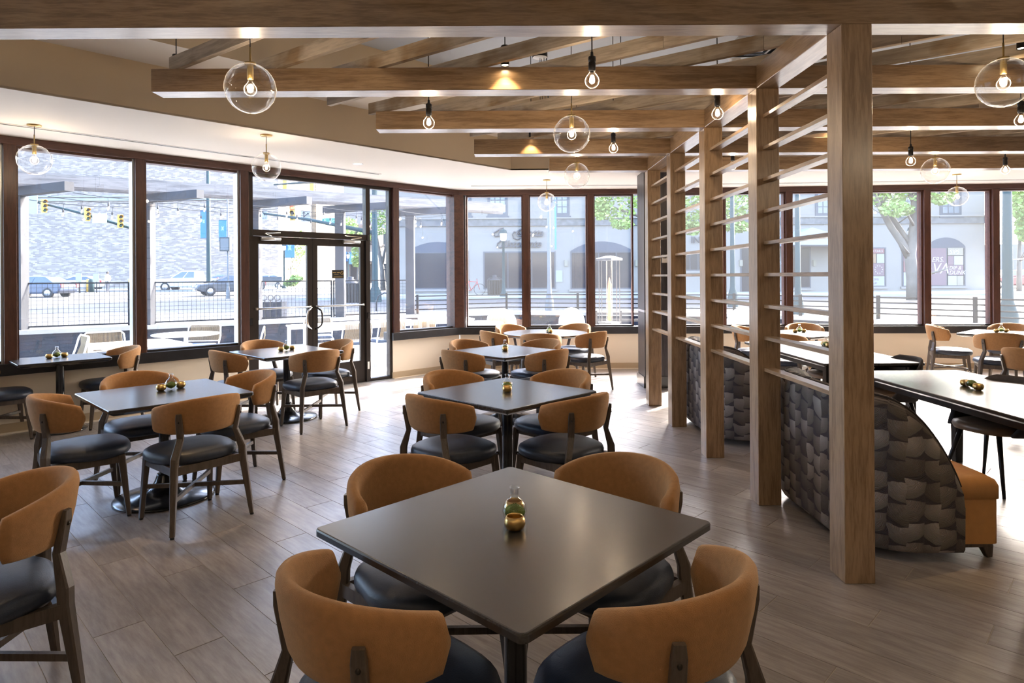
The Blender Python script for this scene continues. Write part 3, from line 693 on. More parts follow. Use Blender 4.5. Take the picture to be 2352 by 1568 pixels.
T1, T2, T3 = (.022, 2.115), (.0, 4.575), (-.02, 7.10)
TA, TB = (-2.465, 4.64), (-2.47, 7.22)
table(*T1, 45.9, 'nearest square dark wood table, cut by the bottom edge of the view', .93, .93)
table(*T2, 45, 'second square dark table down the middle of the room')
table(*T3, 45, 'third square dark table down the middle, before the round one')
table(*TA, 45, 'square table on the left with chairs around it and a black disc base')
table(*TB, 45, 'square table standing by the glass doors')
names = {'t1': 'the nearest square table', 't2': 'the second middle table', 't3': 'the third middle table', 'ta': 'the left foreground table', 'tb': 'the table by the glass doors'}
def around(c, nm, offs):
    for (sx, sy), (rad, dd, lat) in offs.items():
        d = Vector((sx, sy, 0)).normalized(); l_ = Vector((-d.y, d.x, 0)); p = Vector((*c, 0)) + d * rad + l_ * lat
        deg = math.degrees(math.atan2(-d.y, -d.x)) + dd
        chair(p.x, p.y, deg, 'camel-backed chair on the %s-%s side of %s' % ('near' if sy < 0 else 'far', 'left' if sx < 0 else 'right', names[nm]))
around(T1, 't1', {(-1, -1): (.492, 0, .02), (1, -1): (.492, 0, -.015), (-1, 1): (.474, 0, 0), (1, 1): (.474, 0, 0)})
around(T2, 't2', {(-1, -1): (.515, 0, 0), (1, -1): (.515, 0, 0), (-1, 1): (.49, 0, 0), (1, 1): (.49, 0, 0)})
around(T3, 't3', {(-1, -1): (.52, 0, 0), (1, -1): (.52, 0, 0), (-1, 1): (.50, 0, 0), (1, 1): (.50, 0, 0)})
around(TA, 'ta', {(-1, -1): (.49, -5, -.02), (1, -1): (.55, 7, 0), (-1, 1): (.50, 0, 0), (1, 1): (.50, 0, 0)})
around(TB, 'tb', {(-1, -1): (.52, 0, 0), (1, -1): (.56, 0, .0), (-1, 1): (.50, 0, 0), (1, 1): (.50, 0, 0)})
centre(T1[0] + .0, T1[1] + .03, 90, 'on the nearest square table')
centre(T2[0] - .0, T2[1] + .05, 90, 'on the second middle table')
centre(T3[0], T3[1] + .03, 90, 'on the third middle table')
centre(TA[0] - .02, TA[1] + .13, 55, 'on the left foreground table')
centre(TB[0] - .02, TB[1] + .06, 55, 'on the table by the doors')
# two-seat table at the left window
tcx, tcy = -4.645, 6.715
table(tcx, tcy, 45, 'narrow two-seat table against the left window sill', .80, .66, group='two-seat tables', r0=.24)
chair(tcx + .44 * .707, tcy + .44 * .707, 225, 'camel-backed chair at the right end of the two-seat window table')
chair(tcx - .50 * .707, tcy - .50 * .707, 45, 'chair cut by the left edge, at the left end of the window table')
centre(tcx - .06, tcy + .04, 60, 'on the two-seat window table')
table(-2.34, 1.94, 45, 'square table just outside the lower left corner of the view')
chair(-1.905, 2.32, 224, 'large camel-backed chair cut by the lower left corner of the view')
# round table at the far windows
table(.56, 9.33, 0, 'round dark table in front of the far windows', 1.22, 1.22, True, group=None)
for dg, lab in ((208, 'left'), (262, 'front'), (316, 'right'), (128, 'far left'), (52, 'far right')):
    a = R(dg); rr = .72; chair(.56 + rr * math.cos(a), 9.33 + rr * math.sin(a), dg + 180, 'camel-backed chair on the %s side of the round table' % lab)
centre(.62, 9.33, 100, 'on the round table')
# tables behind the screen
table(4.14, 8.98, 30, 'square table by the far windows seen through the slats')
centre(4.14, 9.05, 15, 'on the table seen through the slats')
for (x, y, dg, lab) in ((3.62, 8.30, 52, 'camel-backed chair in front of the table seen through the slats'), (4.48, 9.62, 250, 'camel-backed chair between that table and the far window, seen through the slats'), (3.62, 9.40, -25, 'camel-backed chair left of the table seen through the slats')):
    chair(x, y, dg, lab)
table(6.84, 8.75, 40, 'square table by the far window at the right edge')
centre(6.86, 8.85, 5, 'on the table at the right edge')
for (x, y, dg, lab) in ((6.46, 9.30, -28, 'camel-backed chair left of the right-hand window table, seen from the side'), (6.32, 8.20, 62, 'camel-backed chair in front of the right-hand window table, seen from behind'), (7.36, 9.33, 228, 'camel-backed chair between the right-hand table and the far window')):
    chair(x, y, dg, lab)
table(6.10, 6.80, 45, 'square table just outside the right edge of the view')
chair(5.36, 6.45, 25, 'camel-backed chair cut by the right edge of the view')

# ---------------------------------------------------------------- communal tables with dark shell chairs
def communal(x0, x1, y0, y1, label):
    cx, cy = (x0 + x1) / 2, (y0 + y1) / 2
    t = thing('communal_table', label, 'table', (cx, cy, 0), PI / 2, 'long dark tables by the booths')
    L_, W_ = y1 - y0, x1 - x0
    m = top_mesh(lambda i: rrect(L_, W_, .02, i)); m.build('table_top', TABLEWOOD, t)
    for sx in (-1, 1):
        for sy in (-1, 1): m = MB(); m.path([(sx * (L_ / 2 - .10), sy * (W_ / 2 - .08), 0), (sx * (L_ / 2 - .10), sy * (W_ / 2 - .08), .705)], [(.06, .06), (.075, .075)], (1, 0, 0), .15); m.build('leg', BLACK, t)
    m = MB(); m.lim(-L_ / 2 + .1, L_ / 2 - .1, -W_ / 2 + .1, -W_ / 2 + .125, .65, .704); m.lim(-L_ / 2 + .1, L_ / 2 - .1, W_ / 2 - .125, W_ / 2 - .1, .65, .704); m.build('apron', BLACK, t)
communal(2.905, 3.835, 3.42, 5.43, 'long dark table beside the near booth, running past the right edge')
communal(2.915, 3.845, 5.86, 7.87, 'long dark table beside the far booth')
centre(3.32, 4.56, 80, 'on the long table by the near booth', .085)
centre(3.62, 7.25, 80, 'on the long table by the far booth', .085)
def make_shell():
    t = thing('shell_chair', 'x', 'chair')
    m = MB(); N = 30
    def out(s_, z, dy=0): return [(.235 * s_ * math.copysign(abs(math.cos(2 * PI * j / N)) ** .8, math.cos(2 * PI * j / N)), .225 * s_ * math.copysign(abs(math.sin(2 * PI * j / N)) ** .8, math.sin(2 * PI * j / N)) + dy + .02, z) for j in range(N)]
    m.rings([out(.7, .405), out(.95, .415), out(1.0, .44), out(.97, .462), out(.8, .474), out(.3, .478)], True, True, True); m.build('seat', BROWNLEATHER, t)
    m = MB(); rings = []
    for i in range(31):
        u = -1 + i / 15.; th = R(118) * u; au = abs(u)
        zt = .79 - .36 * max(0, (au - .28) / .72) ** 1.25; zb = .385 + .03 * au
        ring = []
        for j in range(12):
            a = 2 * PI * j / 12; z = (zt + zb) / 2 + (zt - zb) / 2 * math.copysign(abs(math.sin(a)) ** .5, math.sin(a)); dr = .020 * math.copysign(abs(math.cos(a)) ** .7, math.cos(a)) + .018
            fz = .05 * (z - .4) / .4
            ring.append(((.24 + dr + fz * .6) * math.sin(th), .02 - (.232 + dr + fz) * math.cos(th), z))
        rings.append(ring)
    m.rings(rings, True, True, True); m.build('shell_back', DARKFELT, t)
    for sx in (-1, 1):
        for sy in (-1, 1): m = MB(); m.tube([(sx * .235, sy * .215 + .01, 0), (sx * .14, sy * .13 + .01, .41)], [.011, .019], 10); m.build('leg', BLACK, t)
    return t
sh = None
for (x, y, dg, lab) in ((3.60, 4.72, 196, 'dark shell chair with brown seat pushed under the near long table'), (3.58, 6.02, 184, 'dark shell chair at the near end of the far long table'), (3.66, 7.22, 178, 'dark shell chair half hidden behind the screen at the far long table')):
    if sh is None: sh = make_shell(); sh.location = (x, y, 0); sh.rotation_euler = (0, 0, R(dg - 90)); tag(sh, lab, None, 'dark shell chairs')
    else: dup(sh, (x, y, 0), R(dg - 90), lab)

# ---------------------------------------------------------------- patterned curved booths
def scallop():
    m, n, b = M_('scalloped fabric')
    uv = nn(n, 'ShaderNodeUVMap'); sp = nn(n, 'ShaderNodeSeparateXYZ'); n.links.new(uv.outputs[0], sp.inputs[0])
    def ma(op, a, c=None, clampv=False):
        x = nn(n, 'ShaderNodeMath', operation=op, use_clamp=clampv)
        for i, v in enumerate((a, c)):
            if v is None: continue
            if isinstance(v, (int, float)): x.inputs[i].default_value = v
            else: n.links.new(v, x.inputs[i])
        return x.outputs[0]
    wn = nn(n, 'ShaderNodeTexNoise', Scale=7., Detail=3.); n.links.new(uv.outputs[0], wn.inputs['Vector'])
    u = ma('DIVIDE', ma('ADD', sp.outputs[0], ma('MULTIPLY', wn.outputs['Fac'], .07)), .085); v = ma('DIVIDE', ma('ADD', sp.outputs[1], ma('MULTIPLY', wn.outputs['Fac'], .06)), .115)
    cu = ma('FLOOR', u); fu = ma('FRACT', u)
    w1 = nn(n, 'ShaderNodeTexWhiteNoise', noise_dimensions='1D'); n.links.new(cu, w1.inputs['W'])
    v = ma('ADD', v, w1.outputs['Value']); cv = ma('FLOOR', v); fv = ma('FRACT', v)
    cb = nn(n, 'ShaderNodeCombineXYZ'); n.links.new(cu, cb.inputs[0]); n.links.new(cv, cb.inputs[1])
    w2 = nn(n, 'ShaderNodeTexWhiteNoise', noise_dimensions='2D'); n.links.new(cb.outputs[0], w2.inputs['Vector'])
    r_ = w2.outputs['Value']; sw = ma('GREATER_THAN', ma('FRACT', ma('MULTIPLY', cu, .5)), .25)
    fx = ma('ABSOLUTE', ma('SUBTRACT', fu, sw)); d = ma('SQRT', ma('ADD', ma('MULTIPLY', ma('MULTIPLY', fx, .085), ma('MULTIPLY', fx, .085)), ma('MULTIPLY', ma('MULTIPLY', ma('SUBTRACT', 1.0, fv), .115), ma('MULTIPLY', ma('SUBTRACT', 1.0, fv), .115))))
    ringv = ma('MULTIPLY_ADD', ma('SINE', ma('MULTIPLY', d, 1150.)), .5); ringv = ma('ADD', ma('MULTIPLY', ma('SINE', ma('MULTIPLY', d, 1150.)), .5), .5)
    dark = ma('GREATER_THAN', d, .108); cr = ramp(n, r_, [(0., (.12, .10, .095)), (.35, (.21, .175, .155)), (.65, (.30, .255, .23)), (.9, (.40, .36, .34))])
    cr.color_ramp.interpolation = 'LINEAR'
    mx = nn(n, 'ShaderNodeMix', data_type='RGBA'); n.links.new(ma('MULTIPLY', ringv, .35), mx.inputs[0]); n.links.new(cr.outputs[0], mx.inputs[6]); mx.inputs[7].default_value = (.07, .055, .055, 1)
    hv = nn(n, 'ShaderNodeHueSaturation'); n.links.new(ma('SUBTRACT', 1.35, ma('MULTIPLY', d, 7.5)), hv.inputs['Value']); n.links.new(mx.outputs[2], hv.inputs['Color'])
    m2 = nn(n, 'ShaderNodeMix', data_type='RGBA'); n.links.new(dark, m2.inputs[0]); n.links.new(hv.outputs[0], m2.inputs[6]); m2.inputs[7].default_value = (.055, .045, .055, 1)
    n.links.new(m2.outputs[2], b.inputs['Base Color']); b.inputs['Roughness'].default_value = .75
    bp = nn(n, 'ShaderNodeBump', Strength=.6, Distance=.006); n.links.new(ma('SUBTRACT', ringv, ma('MULTIPLY', d, 12.)), bp.inputs['Height']); n.links.new(bp.outputs[0], b.inputs['Normal'])
    return m
SCAL = scallop()
def booth(y0, y1, label):
    xb = 1.905; cy = (y0 + y1) / 2; hw = (y1 - y0) / 2; rc = .36
    t = thing('booth', label, 'sofa', (xb + .4, cy, 0), 0, 'patterned curved booths')
    # plan: arm end -> rounded corner -> straight back -> corner -> arm end (outer face)
    pts = []
    xe = .565                                       # reach of the arms from the back
    for i in range(9): pts.append((xe - (xe - rc) * i / 8., -hw))
    for i in range(1, 13): a = R(90 * i / 12.); pts.append((rc - rc * math.sin(a), -hw + rc - rc * math.cos(a)))
    for i in range(1, 9): pts.append((.0, -hw + rc + (2 * hw - 2 * rc) * i / 8.))
    for i in range(1, 13): a = R(90 * i / 12.); pts.append((rc - rc * math.cos(a), hw - rc + rc * math.sin(a)))
    for i in range(1, 9): pts.append((rc + (xe - rc) * i / 8., hw))
    pts = [Vector((p[0] - .4, p[1], 0)) for p in pts]
    TOP, TK = .905, .115; n_ = len(pts); L = 0; rings = []; us = []
    for i, p in enumerate(pts):
        d = (pts[min(i + 1, n_ - 1)] - pts[max(i - 1, 0)]).normalized(); inn = Vector((d.y, -d.x, 0))
        if i: L += (p - pts[i - 1]).length
        us.append(L)
        ax = p.x + .4; tt = min(1., max(0., (ax - .10) / (xe - .10))); zt = .41 + (TOP - .41) * (max(0.0, 1 - tt ** 2)) ** .9
        zt = max(zt, .40)
        tk = TK
        prof = [(0, .055), (-.012, .075), (-.016, .30), (-.012, zt - .10), (-.004, zt - .04), (.02, zt - .008), (.055, zt), (.09, zt - .012), (tk, zt - .05), (tk + .01, zt - .12), (tk, .10), (tk - .01, .055)]
        prof = [(a, max(.055, z)) for a, z in prof]
        rings.append([p + inn * a + Vector((0, 0, z)) for a, z in prof])
    m = MB(); m.rings(rings, True, True, True); me = m.mesh('back_shell'); me.materials.append(SCAL)
    ul = me.uv_layers.new(name='UVMap'); k_ = len(rings[0]); perim = [0, .02, .24, .5, .6, .65, .7, .74, .8, .9, 1.3, 1.35]
    for pl in me.polygons:
        for li in pl.loop_indices:
            vi = me.loops[li].vertex_index; co = me.vertices[vi].co
            i = min(vi // k_, n_ - 1); j = vi % k_
            ul.data[li].uv = (us[i] if vi < n_ * k_ else co.x + co.y, co.z + (.25 if 5 <= j else 0))
    bm = bmesh.new(); bm.from_mesh(me); bmesh.ops.recalc_face_normals(bm, faces=bm.faces); bm.to_mesh(me); bm.free()
    bo = link('back_shell', me, t)
    pm_ = MB(); pm_.tube([r_[5] + Vector((0, 0, .004)) for r_ in rings], .006, 6); pm_.build('piping', DARKFELT, bo)
    # seat
    sx0, sx1 = -.4 + .10, -.4 + .80
    def seatp(ins):
        a, b, c, d = sx0 + ins, sx1 - ins, -hw + .03 + ins, hw - .03 - ins; P = []
        for cx, cy, r_, a0 in ((b, d, .035, 0), (a, d, .27, 90), (a, c, .27, 180), (b, c, .035, 270)):
            ox, oy = (cx - r_ if cx == b else cx + r_), (cy - r_ if cy == d else cy + r_)
            for j in range(7): t_ = R(a0 + 15 * j); P.append((ox + r_ * math.cos(t_), oy + r_ * math.sin(t_)))
        return P
    m = MB(); m.rings([[(*p, z) for p in seatp(i)] for i, z in ((.0, .333), (.0, .40), (.012, .43), (.05, .452), (.12, .462))], True, True, True); m.build('seat_cushion', TANLEATHER, t)
    m = MB(); m.prism(seatp(.008), .085, .332); m.build('seat_base', TANLEATHER, t)
    m = MB(); m.prism(seatp(.02), .062, .086); m.build('plinth_rail', CHAIRWOOD, t)
    for sy in (-1, 1):
        m = MB(); m.path([(sx1 - .045, sy * (hw - .075), 0), (sx1 - .055, sy * (hw - .085), .062)], [(.03, .03), (.06, .06)], (1, 0, 0), .2); m.build('foot', CHAIRWOOD, t)
        m = MB(); m.path([(-.28, sy * (hw - .22), 0), (-.27, sy * (hw - .24), .06)], [(.03, .03), (.05, .05)], (1, 0, 0), .2); m.build('foot', BLACK, t)
booth(3.46, 4.72, 'near booth with scalloped grey fabric back and tan leather seat')
booth(5.84, 7.10, 'far booth with scalloped grey fabric back, behind the screen')
# ---------------------------------------------------------------- hanging lamps
def cord_to(par, z0, z1, r_=.0035, mat=BLACK): m = MB(); m.tube([(0, 0, z0), (0, 0, z1)], r_, 6); return m.build('cord', mat, par)
CORDLAMP = {}
def bulb_parts(t, zc, rb, watt=1.7):
    m = MB(); m.lathe([(.001, -rb), (rb * .5, -rb * .87), (rb * .87, -rb * .5), (rb, 0), (rb * .9, rb * .45), (rb * .62, rb * .85), (rb * .36, rb * 1.2), (rb * .34, rb * 1.45)], 18, (0, 0, zc)); bu = m.build('bulb', GLASSB, t)
    m = MB()
    m.sphere((0, 0, zc), rb * .16, 8, 6, (1, 1, 1.6))
    m.build('filament', FILAMENT, bu)
    ld = bpy.data.lights.new('bulb_light', 'POINT'); ld.energy = watt; ld.color = (1., .80, .58); ld.shadow_soft_size = .02
    lo = bpy.data.objects.new('bulb_light', ld); C.objects.link(lo); lo.parent = t; lo.location = (0, 0, zc)
def globe(x, y, Y, label, dia=.285, ceil=CZ, pos=None, watt=1.7):
    c = Vector(pos) if pos else atY(x, y, Y); rad = dia / 2
    t = thing('globe_pendant', label, 'lamp', (c.x, c.y, c.z), 0, 'clear glass globe pendants')
    m = MB(); prof = []
    rr_ = random.Random(int(x))
    for i in range(2, 25): a = PI * i / 24.; prof.append((max(.0006, rad * math.sin(a)), rad * math.cos(a)))
    prof[0] = (.03, rad * math.cos(PI * 2 / 24.))
    rings = [[(r_ * math.cos(2 * PI * j / 40) * (1 + .012 * math.sin(2 * a2 + j * 2 * PI / 40 * 2)), r_ * math.sin(2 * PI * j / 40), z) for j in range(40)] for a2, (r_, z) in enumerate(prof)]
    m.rings(rings, True, True, False); m.build('globe', GLASST, t)
    zt = rad * math.cos(PI * 2 / 24.)
    m = MB(); m.lathe([(.001, zt + .012), (.032, zt + .010), (.033, zt + .002), (.03, zt - .004)], 20); m.build('cap', BRASSD, t)
    m = MB(); m.lathe([(.0175, zt), (.0175, zt - .085), (.001, zt - .085)], 16); m.build('socket', BRASSD, t)
    bulb_parts(t, zt - .145, .036, watt)
    m = MB(); m.tube([(0, 0, zt + .01), (0, 0, zt + .10)], .0055, 8); m.build('stem', BRASSD, t)
    cl = ceil - c.z
    cord_to(t, zt + .10, cl - .004, .003, BLACK)
    m = MB(); m.lathe([(.001, cl - .014), (.055, cl - .013), (.058, cl - .008), (.058, cl - .0005)], 24); m.build('canopy', BRASS if ceil < 3.2 else BLACK, t)
def bulb(x, y, Y, label, rb=.0425):
    c = atY(x, y, Y)
    t = thing('bulb_pendant', label, 'lamp', (c.x, c.y, c.z), 0, 'bare bulb pendants')
    bulb_parts(t, 0, rb)
    m = MB(); m.lathe([(.017, rb * 1.3), (.0215, rb * 1.3 + .006), (.0215, rb * 1.3 + .05), (.018, rb * 1.3 + .055), (.0225, rb * 1.3 + .058), (.0225, rb * 1.3 + .085), (.010, rb * 1.3 + .09), (.008, rb * 1.3 + .115), (.001, rb * 1.3 + .116)], 18); m.build('socket', BLACK, t)
    cord_to(t, rb * 1.3 + .11, UC - c.z - .003, .004)
    m = MB(); z = UC - c.z; m.lathe([(.001, z - .022), (.055, z - .021), (.058, z - .001)], 20); m.build('canopy', BLACK, t)
def spot(x, y, Y, label, on=True, pos=None, power=22., size=62, ztop=UC):
    c = pos if pos else atY(x, y, Y)
    t = thing('spot_cylinder', label, 'lamp', (c[0], c[1], c[2]), 0, 'black cylinder spotlights')
    m = MB(); m.lathe([(.024, .004), (.028, .0), (.028, .13), (.024, .134), (.001, .134)], 20); m.build('housing', BLACK, t)
    m = MB(); m.lathe([(.001, .008), (.024, .006)], 16); m.build('lamp_face', SPOTLED if on else WHITEPL, t)
    cord_to(t, .13, ztop - c[2] - .003, .004)
    m = MB(); z = ztop - c[2]; m.lathe([(.001, z - .03), (.06, z - .029), (.062, z - .001)], 20); m.build('canopy', BLACK, t)
    if on:
        ld = bpy.data.lights.new('spot_light', 'SPOT'); ld.energy = power; ld.color = (1., .66, .34); ld.spot_size = R(size); ld.spot_blend = .35; ld.shadow_soft_size = .02
        lo = bpy.data.objects.new('spot_light', ld); C.objects.link(lo); lo.parent = t; lo.location = (0, 0, -.004)
globe(575, 203, 3.72, 'large glass globe pendant hanging before the second beam on the left', ceil=UC)
globe(1313, 308, 4.98, 'glass globe pendant hanging under the middle of the timber grid', ceil=UC)
globe(1325, 403, 7.22, 'glass globe pendant near the farthest beam, above the round table', ceil=UC)
globe(2305, 190, 3.78, 'large glass globe pendant at the upper right edge', ceil=UC)
globe(2148, 392, 7.05, 'glass globe pendant on the right below the far beams', ceil=UC)
for x, y, cx, cy, lab in ((79, 367, 78, 287, 'glass globe pendant before the leftmost window'), (612, 384, 610, 310, 'glass globe pendant before the glass doors'), (1256, 464, 1256, 413, 'glass globe pendant at the far middle window'), (2198, 451, 2198, 400, 'glass globe pendant at the far right window')):
    Yc = atZ(cx, cy, CZ).y; globe(x, y, Yc, lab)
for (x, y, lab) in ((-2.4, .35, 'unseen glass globe pendant added left of the camera as front fill'), (-.7, -.9, 'unseen glass globe pendant added behind the camera on the left as front fill'), (1.2, -.5, 'unseen glass globe pendant added behind the camera on the right as front fill'), (3.3, .6, 'unseen glass globe pendant added right of the camera as front fill')):
    globe(0, 0, 0, lab, ceil=UC, pos=(x, y, 2.62), watt=6.5)  # brighter globes added out of view to light the room from the front
bulb(1360, 186, 3.75, 'bare bulb hanging in front of the second beam, right of middle')
bulb(985, 283, 4.72, 'bare bulb hanging in front of the third beam on the left')
bulb(1648, 262, 4.75, 'bare bulb beside the second screen post')
bulb(1409, 341, 6.0, 'bare bulb hanging in front of the fourth beam')
bulb(2092, 371, 6.15, 'bare bulb on the right, left of the far globe')
bulb(2309, 391, 6.95, 'bare bulb low on the right below the far beam')
bulb(2345, 277, 4.75, 'bare bulb cut by the right edge of the view')
bulb(1683, 381, 7.1, 'bare bulb glimpsed through the top of the slats')
spot(1160, 151, 4.295, 'black cylinder spotlight lighting a scallop on the second beam', power=6., size=92)
spot(1220, 316, 6.585, 'black cylinder spotlight lighting a scallop on the fourth beam', power=6., size=92)
spot(2347, 112, 4.15, 'black cylinder spotlight cut by the upper right edge')
spot(405, 166, 4.9, 'black cylinder spotlight half hidden behind the second beam on the left')
i_ = 0
for (x, y) in ((-1.55, 2.75), (1.0, 1.1), (2.75, 2.55), (-3.2, 2.2), (.4, -.8), (-1.8, .2), (4.4, 1.6), (3.4, 6.6), (5.6, 4.0), (1.1, 6.1), (-.9, 4.0)):  # spot grid; the two behind the camera are added as fill
    i_ += 1
    spot(0, 0, 0, ['black cylinder spotlight above the aisle on the left', 'black cylinder spotlight above the nearest table', 'black cylinder spotlight above the floor by the near booth', 'black cylinder spotlight above the left front aisle', 'unseen black cylinder spotlight added behind the camera as fill, middle', 'unseen black cylinder spotlight added behind the camera as fill, left', 'black cylinder spotlight right of the near booth', 'black cylinder spotlight above the far long table', 'black cylinder spotlight above the tables on the right', 'black cylinder spotlight above the far aisle by the screen', 'black cylinder spotlight left of the second middle table'][i_ - 1], True, (x, y, 3.30), 8., 70)
# ceiling fittings seen between the boards
p = atZ(1240, 112, UC); t = thing('pendant_canopy', 'round black pendant canopy with white rim on the high ceiling', 'lamp', (p.x, p.y, UC))
m = MB(); m.lathe([(.001, -.09), (.075, -.09), (.078, -.085), (.078, 0)], 28); m.build('drum', BLACK, t); m = MB(); m.lathe([(.001, -.098), (.06, -.098), (.074, -.0905)], 28); m.build('rim', WHITE, t)
for dx, dy in ((0, 0), (.09, .05), (.2, -.1), (.33, .03), (.36, .1)): m = MB(); m.tube([(dx * .2, dy * .2, -.09), (dx * .25, dy * .25, -.62)], .003, 5); m.build('cord', BLACK, t)
p = atZ(1738, 108, UC); t = thing('ceiling_vent', 'square grey air vent in the high ceiling near the screen', 'vent', (p.x, p.y, UC))
for k in range(4):
    a, b = .30 - .07 * k, .265 - .07 * k
    m = MB(); z0, z1 = -.004 - .006 * k, -.018 - .004 * k
    o_ = [(a, a), (-a, a), (-a, -a), (a, -a)]; i2 = [(b, b), (-b, b), (-b, -b), (b, -b)]
    m.add([(*q, z0) for q in o_] + [(*q, z1) for q in i2], [(0, 1, 5, 4), (1, 2, 6, 5), (2, 3, 7, 6), (3, 0, 4, 7)]); m.build('vane', plain('vent grey', (.35, .36, .38), .5) if k == 0 else bpy.data.materials['vent grey'], t)
m = MB(); m.lim(-.29, .29, -.29, .29, -.003, -.0005); m.build('duct', BLACK, t)
p = atZ(1688, 137, UC); t = thing('smoke_detector', 'small smoke detector on the high ceiling', 'detector', (p.x, p.y, UC))
m = MB(); m.lathe([(.001, -.045), (.03, -.045), (.035, -.03), (.06, -.022), (.065, 0)], 20); m.build('case', WHITEPL, t); m = MB(); m.lathe([(.001, -.05), (.012, -.05), (.012, -.045)], 12); m.build('sensor', BLACK, t)
# ================================================================ outside
def g(Y): return .15 + .0075 * (Y - 18)
CONC = plain('pale concrete', (.24, .235, .23), .85, var=.08, bscale=12)
PAVE = plain('patio paving', (.27, .27, .27), .8, var=.08, bscale=10)
ASPH = plain('asphalt', (.042, .042, .044), .9, var=.1, bscale=6)
SLATE = plain('dark slate', (.010, .013, .022), .85, spec=.15, bump=.5, bscale=40, var=.35)
LIME = plain('limestone', (.165, .148, .128), .85, var=.06, bscale=8)
LIMED = plain('limestone frieze', (.085, .082, .078), .85, var=.25, bscale=30)
PAINTW = plain('white road paint', (.4, .4, .4), .7)
TEAL = plain('teal green street metal', (.012, .032, .035), .7, spec=.2)
FENCEK = plain('matt black fence metal', (.008, .009, .011), .9, spec=.1)
BLUEB = plain('blue banner cloth', (.03, .13, .36), .7)
NAVYGL = plain('dark shop glass', (.010, .013, .020), .12, spec=.25)
FRAMEK = plain('dark window frame', (.03, .035, .045), .5)
PERG = wood('weathered pergola timber', (.085, .077, .072), (.15, .138, .128), rough=.85, sc=.7)
PERGD = plain('dark stained pergola timber', (.022, .023, .028), .8, var=.2, bscale=20)
ROPE = plain('woven cord', (.20, .145, .075), .8)
CUSH = plain('blue outdoor cushion', (.03, .055, .11), .8)
YEL = plain('signal yellow', (.48, .27, .03), .5)
LEAF = plain('young leaves', (.16, .24, .05), .7, var=.3, bscale=3)
BARK = plain('tree bark', (.10, .085, .07), .9, bump=.6, bscale=20, var=.25)
GREENSIGN = plain('street sign green', (.005, .16, .10), .5)
def brickmat():
    m, n, b = M_('brick facade'); tc = nn(n, 'ShaderNodeTexCoord'); mp = nn(n, 'ShaderNodeMapping'); mp.inputs['Rotation'].default_value = (R(90), 0, 0)
    n.links.new(tc.outputs['Object'], mp.inputs['Vector'])
    sp = nn(n, 'ShaderNodeSeparateXYZ'); n.links.new(tc.outputs['Object'], sp.inputs[0]); cb = nn(n, 'ShaderNodeCombineXYZ'); n.links.new(sp.outputs[0], cb.inputs[0]); n.links.new(sp.outputs[2], cb.inputs[1])
    br = nn(n, 'ShaderNodeTexBrick', Color1=(.17, .135, .112, 1), Color2=(.40, .325, .27, 1), Mortar=(.25, .21, .18, 1), Scale=1.0, **{'Mortar Size': .012, 'Brick Width': .44, 'Row Height': .125, 'Bias': -.25})
    n.links.new(cb.outputs[0], br.inputs['Vector']); n.links.new(br.outputs['Color'], b.inputs['Base Color']); b.inputs['Roughness'].default_value = .9; return m
BRICK = brickmat()
# ---------------------------------------------------------------- ground
PLN = [Vector(p + (0,)) for p in ((-13.5, 10.27), (-2.5, 17.2), (0, 18.3), (5.9, 16.6), (8.2, 14.1), (10.6, 11.5), (12.6, 8.6))]
m = MB(); m.prism([(p.x, p.y) for p in PLN] + [(9.9, 8.6), (9.9, 10.2), (2.2, 10.80), (-.83, 10.87), (-8.2, 3.5), (-13.5, 3.5)], -.1, -.015)
tag(m.build('patio_floor', PAVE), 'pale paved patio outside the windows', 'patio', kind='structure')
m = MB(); m.add([(-140, 6, g(18)), (-13.4, 6, g(18)), (-13.4, 10.5, g(18)), (-2.5, 17.5, g(18)), (0, 18.6, g(18)), (6, 16.9, g(18)), (8.4, 14.3, g(18)), (12.8, 8.7, g(18)), (140, 8.7, g(18)), (140, 200, g(200)), (-140, 200, g(200))], [tuple(range(11))])
tag(m.build('street', ASPH), 'sunlit asphalt street beyond the patio', 'street', kind='structure')
def gslab(name, pts, h, mat, label, cat):
    m = MB(); n_ = len(pts); m.add([(x, y, g(y) - .2) for x, y in pts] + [(x, y, g(y) + h) for x, y in pts], [(i, (i + 1) % n_, n_ + (i + 1) % n_, n_ + i) for i in range(n_)] + [tuple(range(n_, 2 * n_))])
    return tag(m.build(name, mat), label, cat, kind='structure')
gslab('sidewalk', [(-12, 36.5), (70, 36.5), (70, 43), (-12, 43)], .14, CONC, 'pale sidewalk before the limestone building', 'sidewalk')
gslab('sidewalk_left', [(-75, 57), (-22, 57), (-14, 66), (-14, 75), (-75, 75)], .14, CONC, 'pale sidewalk before the brick building', 'sidewalk')
gslab('sidewalk_near', [(-40, 0), (-13.6, 10.6), (-2.5, 17.6), (0, 18.7), (6, 17), (8.5, 14.4), (13, 8.9), (15.5, 10.2), (10.4, 16.6), (6.8, 19.2), (0, 21), (-3.6, 19.8), (-40, 7)], .03, CONC, 'pale sidewalk along the patio wall', 'sidewalk')
for k, (a, b) in enumerate((((-40, 25.5), (-8, 27)), ((-40, 33), (-13, 35.5)), ((-36, 40), (-16, 51)))):
    m = MB(); q = [(a[0], a[1]), (b[0], b[1]), (b[0], b[1] + .35), (a[0], a[1] + .35)]; m.add([(x, y, g(y) + .006) for x, y in q], [(0, 1, 2, 3)])
    tag(m.build('road_line', PAINTW), 'white painted line on the street, %s' % ['nearest the patio', 'in the middle of the road', 'running off towards the brick building'][k], 'road marking', kind='structure')
